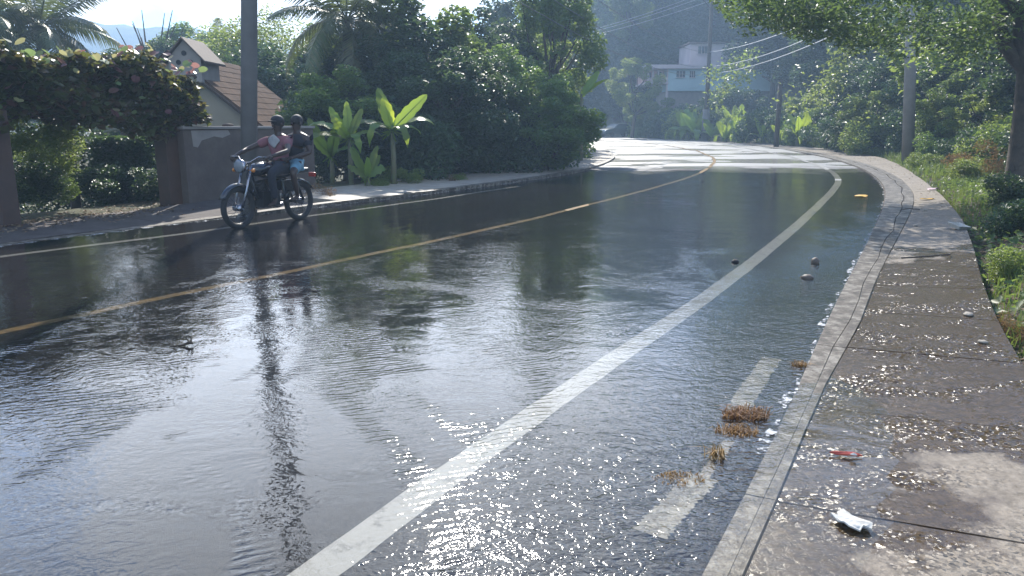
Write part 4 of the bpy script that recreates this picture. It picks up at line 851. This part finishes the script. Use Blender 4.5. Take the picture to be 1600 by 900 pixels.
# ------------------------------------------------------------------ parked car
car = empty('parked_car', (X_(962, 84.5), 84.5, .06), math.radians(-152), 'dark green car with a glaring windscreen parked where the road leaves the bend', 'car')
prof = [(-2.05, .35), (-2.08, .75), (-1.95, .9), (-1.3, .98), (-.75, 1.38), (.35, 1.42), (1.05, .95), (1.9, .82), (2.1, .6), (2.1, .35)]
mb = MB(); V = [(x, s*(.82 if z < 1 else .62), z) for s in (-1, 1) for x, z in prof]; k = len(prof)
mb.add(V, [tuple(range(k))[::-1], tuple(range(k, 2*k))]+[(i, (i+1) % k, (i+1) % k+k, i+k) for i in range(k)]); mb.build('body', M['car_paint'], car, bevel=.05)
mb = MB(); mb.add([(.42, -.6, 1.38), (.42, .6, 1.38), (1.02, .74, .99), (1.02, -.74, .99)], [(0, 3, 2, 1)]); w_ = mb.build('windscreen', M['lamp_glass'], car); w_.location = (.02, 0, .02)
for s in (-1, 1):
    mb = MB(); mb.add([(-.68, s*.67, 1.32), (.3, s*.67, 1.34), (.85, s*.76, 1.0), (-1.1, s*.76, 1.0)], [(0, 1, 2, 3)]); mb.build('side_window', M['glass_dark'], car)
    mb = MB(); mb.ball((2.06, s*.6, .66), (.06, .16, .09), 10, 6); mb.build('headlight', M['lamp_glass'], car, True)
    for x in (-1.3, 1.3):
        mb = MB(); mb.torus((x, s*.78, .31), .23, .08, 20, 8); w_ = mb.build('wheel', M['rubber'], car, True)
        mb = MB(); mb.tube([(x, s*.72, .31), (x, s*.84, .31)], .17, 14); mb.build('rim', M['chrome'], w_)
mb = MB(); mb.box((2.12, 0, .55), (.04, .8, .16)); mb.build('grille', M['black_metal'], car); mb = MB(); mb.box((2.1, 0, .42), (.08, 1.5, .1)); mb.build('bumper', M['black_metal'], car)

# ------------------------------------------------------------------ motorcycle with two riders
BA = math.radians(-117.5)          # heading: towards the camera and a little left
bk0 = Vector((-3.66, 11.62, 0)); Rb = Matrix.Rotation(BA, 4, 'Z')
moto = empty('motorcycle', tuple(bk0), BA, 'black motorcycle with round chrome headlight carrying two riders through the water', 'motorcycle')
FWX, RWX, WR = .62, -.62, .31
steer = .0
def wheel(x, nm):
    mb = MB(); mb.torus((x, 0, WR), WR-.04, .042, 40, 10); w_ = mb.build('wheel', M['rubber'], moto, True)
    mb = MB(); mb.torus((x, 0, WR), WR-.075, .014, 40, 6); mb.build('rim', M['black_metal'], w_, True)
    mb = MB(); mb.tube([(x, -.07, WR), (x, .07, WR)], .05, 12)
    for k in range(18):
        a = 2*math.pi*k/18; mb.tube([(x+.04*math.cos(a), .03*(-1)**k, WR+.04*math.sin(a)), (x+(WR-.08)*math.cos(a+.15), 0, WR+(WR-.08)*math.sin(a+.15))], .0025, 3, False)
    mb.build('spoke_hub', M['chrome'], w_, True)
wheel(FWX, 'front'); wheel(RWX, 'rear')
mb = MB()
for s in (-1, 1): mb.tube([(FWX, s*.085, WR), (FWX-.12, s*.085, .62), (FWX-.22, s*.085, .92)], [.02, .022, .018], 8)
mb.build('fork', M['chrome'], moto, True)
def fender(x, a0, a1, w, nm):
    mb = MB(); V = []; n = 12
    for i in range(n+1):
        a = a0+(a1-a0)*i/n
        for y, dr in ((-w, -.03), (-w*.6, 0), (0, .012), (w*.6, 0), (w, -.03)): V.append((x+(WR+.035+dr)*math.cos(a), y, WR+(WR+.035+dr)*math.sin(a)))
    F = [(i*5+k, i*5+k+1, i*5+k+6, i*5+k+5) for i in range(n) for k in range(4)]; mb.add(V, F); o = mb.build(nm, M['tank_black'], moto, True); md = o.modifiers.new('t', 'SOLIDIFY'); md.thickness = .006
fender(FWX, math.radians(25), math.radians(165), .06, 'front_mudguard'); fender(RWX, math.radians(10), math.radians(150), .07, 'rear_mudguard')
mb = MB(); mb.tube([(.36, 0, .8), (.1, 0, .72), (-.3, 0, .7), (-.75, 0, .76)], .02, 8); mb.tube([(.36, 0, .78), (.24, 0, .42), (-.2, 0, .3)], .02, 8)
for s in (-1, 1): mb.tube([(-.2, s*.08, .34), (RWX, s*.1, WR)], .017, 6); mb.tube([(-.45, s*.11, .7), (RWX+.02, s*.11, WR+.02)], .022, 8)
mb.build('frame', M['black_metal'], moto, True)
mb = MB(); mb.ball((.12, 0, .84), (.26, .13, .11), 18, 10); mb.build('fuel_tank', M['tank_black'], moto, True)
mb = MB(); mb.box((-.42, 0, .785), (.72, .24, .08)); mb.build('seat', M['seat_vinyl'], moto, bevel=.03)
mb = MB(); mb.box((.05, 0, .4), (.34, .2, .24)); mb.tube([(.12, 0, .42), (.2, 0, .66)], [.085, .075], 12)
for k in range(5): mb.tube([(.12+.016*k, 0, .5+.032*k), (.125+.016*k, 0, .508+.032*k)], .098, 12)
mb.tube([(0, -.13, .38), (0, .13, .38)], .1, 14); mb.build('engine', M['black_metal'], moto, bevel=.01)
mb = MB(); mb.tube([(.22, -.06, .55), (.3, -.1, .36), (.15, -.13, .26), (-.3, -.14, .25), (-.8, -.15, .34)], [.02, .022, .025, .035, .045], 10); mb.build('exhaust', M['chrome'], moto, True)
mb = MB(); mb.box((-.28, -.12, .58), (.24, .05, .2)); mb.box((-.28, .12, .58), (.24, .05, .2)); mb.build('side_cover', M['tank_black'], moto, bevel=.02)
mb = MB(); mb.tube([(.47, -.08, .86), (.47, .08, .86)], .03, 8)
mb.tube([(.26, -.37, 1.01), (.36, -.2, 1.03), (.42, -.08, .95), (.42, .08, .95), (.36, .2, 1.03), (.26, .37, 1.01)], .011, 8); hb = mb.build('handlebar', M['chrome'], moto, True)
for s in (-1, 1):
    mb = MB(); mb.tube([(.26, s*.37, 1.01), (.33, s*.26, 1.02)], .018, 8); mb.build('grip', M['rubber'], hb, True)
    mb = MB(); mb.tube([(.34, s*.24, 1.03), (.38, s*.36, 1.03)], .006, 5); mb.build('lever', M['chrome'], hb, True)
mb = MB(); mb.tube([(.44, 0, .9), (.5, 0, .9), (.56, 0, .9)], [.06, .095, .1], 18); hl = mb.build('headlight', M['chrome'], moto, True)
mb = MB(); mb.ball((.56, 0, .9), (.03, .09, .09), 16, 8); mb.build('lens', M['lamp_glass'], hl, True)
for s in (-1, 1):
    mb = MB(); mb.tube([(.46, s*.08, .84), (.46, s*.17, .84)], .006, 5); mb.ball((.47, s*.19, .84), .03, 10, 6); mb.build('indicator', M['orange_plastic'], moto, True)
    mb = MB(); mb.tube([(.1, s*.1, .3), (.1, s*.26, .3)], .013, 8); mb.tube([(-.32, s*.1, .34), (-.32, s*.24, .34)], .013, 8); mb.build('foot_peg', M['black_metal'], moto, True)
mb = MB(); mb.box((-.96, 0, .7), (.05, .12, .07)); mb.build('tail_light', M['red_plastic'], moto, bevel=.01)

def skin(name, chains, mt, parent, sub=2):
    """chains: lists of (x,y,z,r); chains after the first start at the given vertex index"""
    V, R, Ed = [], [], []
    for start, ch in chains:
        prev = start
        for (x, y, z, r) in ch:
            V.append((x, y, z)); R.append(r if hasattr(r, '__len__') else (r, r)); k = len(V)-1
            if prev is not None: Ed.append((prev, k))
            prev = k
    me = bpy.data.meshes.new(name); me.from_pydata(V, Ed, []); me.materials.append(mt); o = link(name, me, parent)
    o.modifiers.new('skin', 'SKIN'); me.skin_vertices[0].data[0].use_root = True
    for i, r in enumerate(R): me.skin_vertices[0].data[i].radius = r
    sb = o.modifiers.new('sub', 'SUBSURF'); sb.levels = sub; sb.render_levels = sub; o.modifiers['skin'].use_smooth_shade = True; return o
def person(hip, head, rh, lh, rf, lf, rk, lk, re_, le_, label, shirt, shorts, longleg, cap, face=1):
    """all joints in motorcycle coordinates (x forward, y left); person root sits at the hips"""
    root = empty('person', tuple(bk0+Rb.to_3x3() @ Vector(hip)), BA, label, 'person'); h = Vector(hip)
    L = lambda p, r: (p[0]-h.x, p[1]-h.y, p[2]-h.z, r)
    hx_, hy_, hz_ = hip; nx, ny, nz = head[0], head[1], head[2]-.17; ch = Vector(hip).lerp(Vector((nx, ny, nz)), .6)
    sh = Vector((nx-.01, ny, nz-.07))
    chains = [(None, [L((hx_, hy_, hz_), (.13, .1)), L((hx_+.01, hy_, hz_+.15), (.12, .09)), L(ch, (.14, .1)), L(sh, (.15, .09)), L((nx, ny, nz+.02), .05), L((nx+.015, ny, nz+.09), (.062, .07)), L((nx+.01, ny, nz+.17), (.075, .088)), L((nx, ny, nz+.24), (.05, .06))])]
    for sd_, hand, el in ((-1, rh, re_), (1, lh, le_)):
        s0 = (sh.x, sh.y+sd_*.17, sh.z+.0); el = Vector(el); hd = Vector(hand); fm = el.lerp(hd, .5)
        chains.append((3, [L(s0, .06), L(Vector(s0).lerp(el, .5), .052), L(el, .042), L(fm, .04), L(hd, .027), L(hd+(hd-el).normalized()*.05, (.03, .017))]))
    for sd_, kn, ft in ((-1, rk, rf), (1, lk, lf)):
        kn = Vector(kn); ft = Vector(ft)
        chains.append((0, [L((hx_+.05, hy_+sd_*.09, hz_), .085), L(Vector((hx_+.05, hy_+sd_*.09, hz_)).lerp(kn, .55), .072), L(kn, .053), L(kn.lerp(ft, .4), .048), L(ft+Vector((0, 0, .04)), .03), L(ft+Vector((.06, 0, 0)), (.034, .025)), L(ft+Vector((.15, 0, -.01)), (.03, .018))]))
    skin('body', chains, M['skin'], root)
    # shirt: torso and sleeves just outside the body
    s_ = [(None, [L((hx_, hy_, hz_+.02), (.15, .12)), L((hx_+.01, hy_, hz_+.16), (.14, .115)), L(ch, (.185, .135)), L(sh+Vector((0, 0, -.01)), (.165, .105)), L((nx, ny, nz-.015), .062)])]
    for sd_, el in ((-1, re_), (1, le_)):
        s0 = Vector((sh.x, sh.y+sd_*.17, sh.z)); s_.append((3, [L(s0, .082), L(s0.lerp(Vector(el), .62), .07)]))
    shirt_o = skin('shirt', s_, M[shirt], root)
    q = []
    for sd_, kn, ft in ((-1, rk, rf), (1, lk, lf)):
        a = Vector((hx_+.05, hy_+sd_*.09, hz_)); kn = Vector(kn); ft = Vector(ft)
        c = [L(a, .1), L(a.lerp(kn, .5), .088), L(a.lerp(kn, .88 if not longleg else 1.0), .078 if not longleg else .066)]
        if longleg: c += [L(kn.lerp(ft, .5), .058), L(kn.lerp(ft, .85), .052)]
        q.append((0, c))
    skin('trousers' if longleg else 'shorts', [(None, [L((hx_-.02, hy_, hz_-.01), (.15, .12)), L((hx_, hy_, hz_+.06), (.145, .12))])]+q, M[shorts], root)
    hc = Vector((nx+.012, ny, nz+.16))-h
    mb = MB(); mb.ball((hc.x-.018, hc.y, hc.z+.03), (.104, .085, .1), 16, 12); mb.build('hair', M['hair'], root, True)
    mb = MB(); mb.ball((hc.x+.097, hc.y, hc.z-.015), (.018, .015, .028), 8, 6)
    for s in (-1, 1): mb.ball((hc.x-.005, hc.y+s*.083, hc.z-.01), (.022, .012, .032), 8, 6)
    mb.tube([(hc.x+.086, hc.y-.025, hc.z-.062), (hc.x+.092, hc.y, hc.z-.06), (hc.x+.086, hc.y+.025, hc.z-.062)], .007, 6); mb.build('face', M['skin'], root, True)
    mb = MB()
    for s in (-1, 1): mb.ball((hc.x+.082, hc.y+s*.032, hc.z+.012), (.01, .013, .008), 8, 6)
    mb.build('eye', M['cap'], root, True)
    if cap:
        mb = MB(); V = []
        mb.ball((hc.x-.005, hc.y, hc.z+.055), (.106, .092, .085), 16, 10); mb.ball((hc.x+.1, hc.y, hc.z+.045), (.07, .07, .01), 14, 6); mb.build('cap', M['cap'], root, True)
    # hands: palm with five separate curled fingers each
    for hand, el in ((rh, re_), (lh, le_)):
        hd = Vector(hand)-h; d = (Vector(hand)-Vector(el)).normalized(); side = d.cross(Vector((0, 0, 1))).normalized(); dn_ = side.cross(d).normalized()*-1
        mb = MB(); mb.ball(tuple(hd+d*.05), (.042, .038, .022), 10, 6)
        for k in range(4):
            b0 = hd+d*.075+side*(k-1.5)*.02; l = (.07, .08, .075, .06)[k]
            mb.tube([b0, b0+d*l*.5, b0+d*l*.75+dn_*l*.35, b0+d*l*.5+dn_*l*.75], [.0095, .009, .0085, .007], 6)
        b0 = hd+d*.03-side*.035; mb.tube([b0, b0+d*.03-side*.022, b0+d*.055-side*.015+dn_*.02], [.011, .01, .008], 6)
        mb.build('hand', M['skin'], root, True)
    return root, shirt_o, h
r1, sh1, h1 = person((-.29, 0, .87), (-.3, -.03, 1.5), (.25, -.36, 1.04), (.25, .36, 1.04), (.08, -.2, .33), (.08, .2, .33), (.16, -.22, .78), (.16, .22, .78), (-.04, -.42, 1.12), (-.02, .4, 1.1),
       'motorcycle driver in faded pink t-shirt with white print and dark cap', 'shirt_pink', 'trousers', True, True)
r2, _, _ = person((-.6, 0, .9), (-.6, .07, 1.52), (-.34, -.2, 1.0), (-.3, .24, 1.0), (-.34, -.24, .38), (-.34, .25, .38), (-.2, -.3, .78), (-.2, .31, .78), (-.55, -.33, 1.08), (-.56, .34, 1.06),
       'pillion rider in a dark shirt and pale blue shorts sitting behind the driver', 'shirt_dark', 'shorts_blue', False, False)
# plain white print on the driver's chest (abstract blotch, follows the shirt)
mb = MB(); V = []; F = []
for j in range(9):
    for i in range(9):
        u = (i-4)/4; v = (j-4)/4; rr = 1 if abs(u)+abs(v) > 0 else 1; u2, v2 = u*math.sqrt(1-v*v/2), v*math.sqrt(1-u*u/2)
        y = .1*u2*(1+.2*math.sin(4*v2+1)); z = .09*v2*(1+.2*math.sin(3*u2)); V.append((-.3+.145-2.2*y*y-h1.x, y-.02, 1.24+z-h1.z))
F = [(j*9+i, j*9+i+1, j*9+i+10, j*9+i+9) for j in range(8) for i in range(8)]
mb.add(V, F); pr_ = mb.build('shirt_print', M['print_white'], r1, True); md = pr_.modifiers.new('t', 'SOLIDIFY'); md.thickness = .006

# ------------------------------------------------------------------ grass and small things
def blades(pts, h, w, mt, name, lean=.5):
    n = len(pts); a = rng.uniform(0, 6.28, n); d = np.c_[np.cos(a), np.sin(a), 0*a]; s = np.c_[-np.sin(a), np.cos(a), 0*a]; H = h*rng.uniform(.5, 1.3, n)[:, None]
    l = rng.uniform(.1, lean, n)[:, None]; W2 = w*rng.uniform(.6, 1.3, n)[:, None]*.5; z = np.array([[0, 0, 1.]])
    m_ = pts+d*H*l*.35+z*H*.6; e = pts+d*H*l*1.2+z*H*(1-.4*l)
    V = np.stack([pts-s*W2, pts+s*W2, m_+s*W2*.8, m_-s*W2*.8, e], 1).reshape(-1, 3); k = np.arange(n)*5
    T = np.concatenate([np.c_[k, k+1, k+2], np.c_[k, k+2, k+3], np.c_[k+3, k+2, k+4]]); return npmesh(name, V, T, mt)
def scatter_verge(n, u0, u1, w0, w1, jitter=.3):
    idx = rng.integers(0, len(cRS)-1, n*6); p = cRS[idx]; ok = (p[:, 1] > u0) & (p[:, 1] < u1); p = p[ok][:n]; of = offset(cRS, 1.0)-cRS; q = of[idx[ok][:n]]
    w = w0+(w1-w0)*rng.uniform(0, 1, len(p))**1.2; x = p+q*w[:, None]+rng.normal(0, jitter, p.shape)
    r = dist_poly(x[:, 0], x[:, 1], cRSd); x = x[r > -.12+rng.uniform(0, .1, len(x))]
    return np.c_[x, terr(x[:, 0], x[:, 1])]
P1 = np.vstack([scatter_verge(15000, 3, 8.6, 0, 1.8), scatter_verge(16000, 11.5, 20, .2, 2.4), scatter_verge(9000, 22, 32, .2, 2.0)])
tag(link('grass', blades(P1, .17, .011, M['grass'], 'grass')), 'bright green grass along the right pavement edge', 'grass', kind='stuff')
tag(link('grass', blades(scatter_verge(9000, 20, 60, .3, 3), .3, .02, M['grass'], 'grass')), 'green grass along the far right verge of the bend', 'grass', kind='stuff')
PG = np.vstack([scatter_verge(7000, 3, 12, .15, 3), scatter_verge(9000, 10, 40, .4, 4)]); PG[:, 2] += rng.uniform(.02, .16, len(PG))
tag(link('ground_cover', leaves('ground_cover', PG, .09, M['leaf_mid'], .5, .6)), 'low leafy weeds covering the right verge behind the grass', 'weeds', kind='stuff')
P2 = np.vstack([scatter_verge(2600, 3.6, 5.2, .1, .9, .15)]); tag(link('dry_grass', blades(P2, .12, .008, M['grass_dry'], 'dry_grass', .9)), 'orange brown dead grass beside the right pavement edge', 'dry grass', kind='stuff')
P3 = scatter_verge(9000, 3, 24, -.1, 1.6, .25); P3[:, 2] += .03; P3 = P3[:8000]; tag(link('leaf_litter', leaves('leaf_litter', P3, .06, M['litter'], .8, .6)), 'fallen brown leaves along the right pavement edge', 'leaf litter', kind='stuff')
# a few loose leaves spread over the pavement
idx = rng.integers(40, 150, 260); t_ = rng.uniform(0, 1, 260)**.5; q = cRO[idx]*(1-t_)[:, None]+cRSm[idx]*t_[:, None]; q = q[q[:, 1] > 8.5]
tag(link('leaf_litter', leaves('leaf_litter', np.c_[q, kz(q[:, 0], q[:, 1])+.045], .05, M['litter'], .85, .6)), 'scattered dead leaves on the dry part of the right pavement', 'leaf litter', kind='stuff')
def clump(px, py, n, r, h, label, z=.02):
    x, y = G(px, py, z); a = rng.uniform(0, 6.28, n); d = r*rng.uniform(0, 1, n)**.7; p = np.c_[x+d*np.cos(a)*1.1, y+d*np.sin(a)*.7, np.full(n, z-.015)+.35*h*rng.uniform(0, 1, n)]
    tag(link('dry_grass_clump', blades(p, h, .006, M['grass_dry'], 'dry_grass_clump', 1.6)), label, 'dead grass')
clump(1165, 648, 300, .11, .05, 'largest brown dead grass clump washed up beside the worn white stripe')
clump(1150, 672, 220, .10, .03, 'flat straw coloured grass clump just below the largest clump')
clump(1118, 712, 60, .045, .055, 'small reddish grass tuft standing alone in the gutter water')
clump(1250, 570, 90, .05, .04, 'little dry tuft against the kerb above the worn stripe')
clump(1060, 745, 140, .10, .02, 'thin straw scraps lying over the lower worn stripe')
def flat_item(px, py, z, shape, mt, name, label, cat, rz=0, th_=.006):
    x, y = G(px, py, z); mb = MB(); n = len(shape); V = [(a, b, c+th_) for a, b, c in shape]+[(a, b, c) for a, b, c in shape]
    mb.add(V+[(0, 0, .012+th_)], [(i, (i+1) % n, 2*n) for i in range(n)]+[(i, i+n, (i+1) % n+n, (i+1) % n) for i in range(n)]+[tuple(range(n, 2*n))[::-1]])
    o = mb.build(name, mt); o.location = (x, y, z); o.rotation_euler = (0, 0, rz); return tag(o, label, cat)
def blob(n, rx, ry, j, hz=.015, seed=1):
    r_ = random.Random(seed); return [(rx*math.cos(2*math.pi*k/n)*(1+r_.uniform(-j, j)), ry*math.sin(2*math.pi*k/n)*(1+r_.uniform(-j, j)), r_.uniform(0, hz)) for k in range(n)]
flat_item(1331, 818, .022, blob(14, .045, .075, .3, .02, 4), M['white_item'], 'crumpled_paper', 'crumpled white paper scrap on the wet pavement near the bottom right', 'litter', .5)
flat_item(1322, 711, .022, blob(10, .055, .014, .3, .01, 2), M['red_item'], 'wrapper', 'red wrapper with a white end lying by the slab joint', 'litter', -.2)
flat_item(1334, 712, .034, blob(7, .016, .009, .2, .006, 3), M['white_item'], 'paper_scrap', 'tiny white scrap at the end of the red wrapper', 'litter', -.2, .003)
flat_item(1345, 307, .02, blob(9, .13, .12, .4, .025, 5), M['yellow_leaf'], 'yellow_leaf', 'large orange yellow leaf floating in the water beside the kerb', 'leaf')
flat_item(1449, 312, .085, blob(9, .16, .05, .3, .03, 6), M['yellow_leaf'], 'yellow_leaf', 'long orange leaf lying on the dry pavement', 'leaf', .3)
flat_item(1458, 297, .09, blob(9, .16, .1, .3, .06, 8), M['pink_item'], 'crushed_carton', 'pinkish crushed carton at the grass edge', 'litter', .3)
# polystyrene food tray
x, y = G(1497, 357, .09); mb = MB(); V = []
for s, z_ in ((.75, 0), (1, .05)): V += [(-.13*s, -.09*s, z_), (.13*s, -.09*s, z_), (.13*s, .09*s, z_), (-.13*s, .09*s, z_)]
mb.add(V, [(0, 1, 2, 3), (0, 4, 5, 1), (1, 5, 6, 2), (2, 6, 7, 3), (3, 7, 4, 0)]); tr_ = mb.build('foam_tray', M['white_item']); tr_.location = (x, y, .1); tr_.rotation_euler = (.25, .1, .5); md = tr_.modifiers.new('t', 'SOLIDIFY'); md.thickness = .006; tag(tr_, 'white polystyrene food tray tipped at the grass edge by the shadow', 'food tray')
def rock(px, py, z, r, label, seed, mt='stone', cat='stone'):
    random.seed(seed); x, y = G(px, py, z); mb = MB(); mb.ball((0, 0, 0), r, 10, 7, .14); o = mb.build('loose_stone', M[mt], smooth=True); o.location = (x, y, z); o.rotation_euler = (0, 0, seed); tag(o, label, cat)
rock(1274, 409, .03, (.045, .05, .045), 'upper of two brown stones breaking the gutter water', 3)
rock(1261, 434, .02, (.05, .06, .035), 'lower of two brown stones breaking the gutter water', 4)
rock(1149, 409, .02, (.04, .04, .03), 'small black stone beside the white edge line', 5, 'rubber')
rock(1513, 491, .06, (.035, .05, .016), 'pale stone at the grass edge of the wet pavement', 6, 'pale_stone')
rock(1536, 534, .06, (.03, .035, .012), 'smaller pale stone lower down the grass edge', 7, 'pale_stone')
rock(1446, 329, .09, (.03, .03, .035), 'small upright pale stone on the dry pavement', 8, 'pale_stone')
rock(1431, 352, .08, (.04, .035, .012), 'flat pale pebble in the middle of the dry pavement', 9, 'pale_stone')
# twig standing out of the water
x, y = G(292, 541, .016); mb = MB(); mb.tube([(-.11, -.01, .004), (-.02, 0, .012), (.02, 0, .03), (.045, 0, .02)], [.002, .008, .014, .006], 6); mb.tube([(.02, 0, .03), (-.0, 0, .06), (.005, 0, .075)], [.005, .003, .002], 5); mb.tube([(.03, 0, .03), (.035, 0, .06), (.02, 0, .078), (.005, 0, .075)], [.006, .004, .003, .002], 5)
o = mb.build('twig', M['bark'], smooth=True); o.location = (x, y, .014); tag(o, 'dark bent twig sticking out of the water on the near lane', 'twig')
x, y = G(1450, 327, .1); mb = MB(); mb.tube([(-.15, 0, 0), (0, .02, .01), (.16, -.02, .0)], .008, 5); o = mb.build('twig', M['bark']); o.location = (x-.3, y, .1); tag(o, 'short dark stick lying on the dry pavement', 'twig')
x, y = G(1420, 403, .07); mb = MB(); mb.tube([(-.28, 0, 0), (0, .03, .01), (.3, .1, .02), (.36, .2, .01)], .009, 5); o = mb.build('twig', M['bark']); o.location = (x+.2, y, .07); tag(o, 'long thin stick at the edge of the wet pavement', 'twig')

# ------------------------------------------------------------------ haze, partly standing in for lens glare
mb = MB(); mb.box((-10, 190, 15.9), (860, 520, 70)); hz = mb.mesh('haze'); m, t, o = mat('haze_air')
pv = N(t, 'ShaderNodeVolumePrincipled'); pv.inputs['Color'].default_value = (.5, .72, 1, 1); pv.inputs['Density'].default_value = .0021; pv.inputs['Anisotropy'].default_value = .3
ln(t, pv.outputs[0], o.inputs['Volume']); hz.materials.append(m); tag(link('haze', hz), 'pale sunlit haze in the air, partly standing in for lens glare', 'haze', kind='stuff')
bpy.context.view_layer.update()
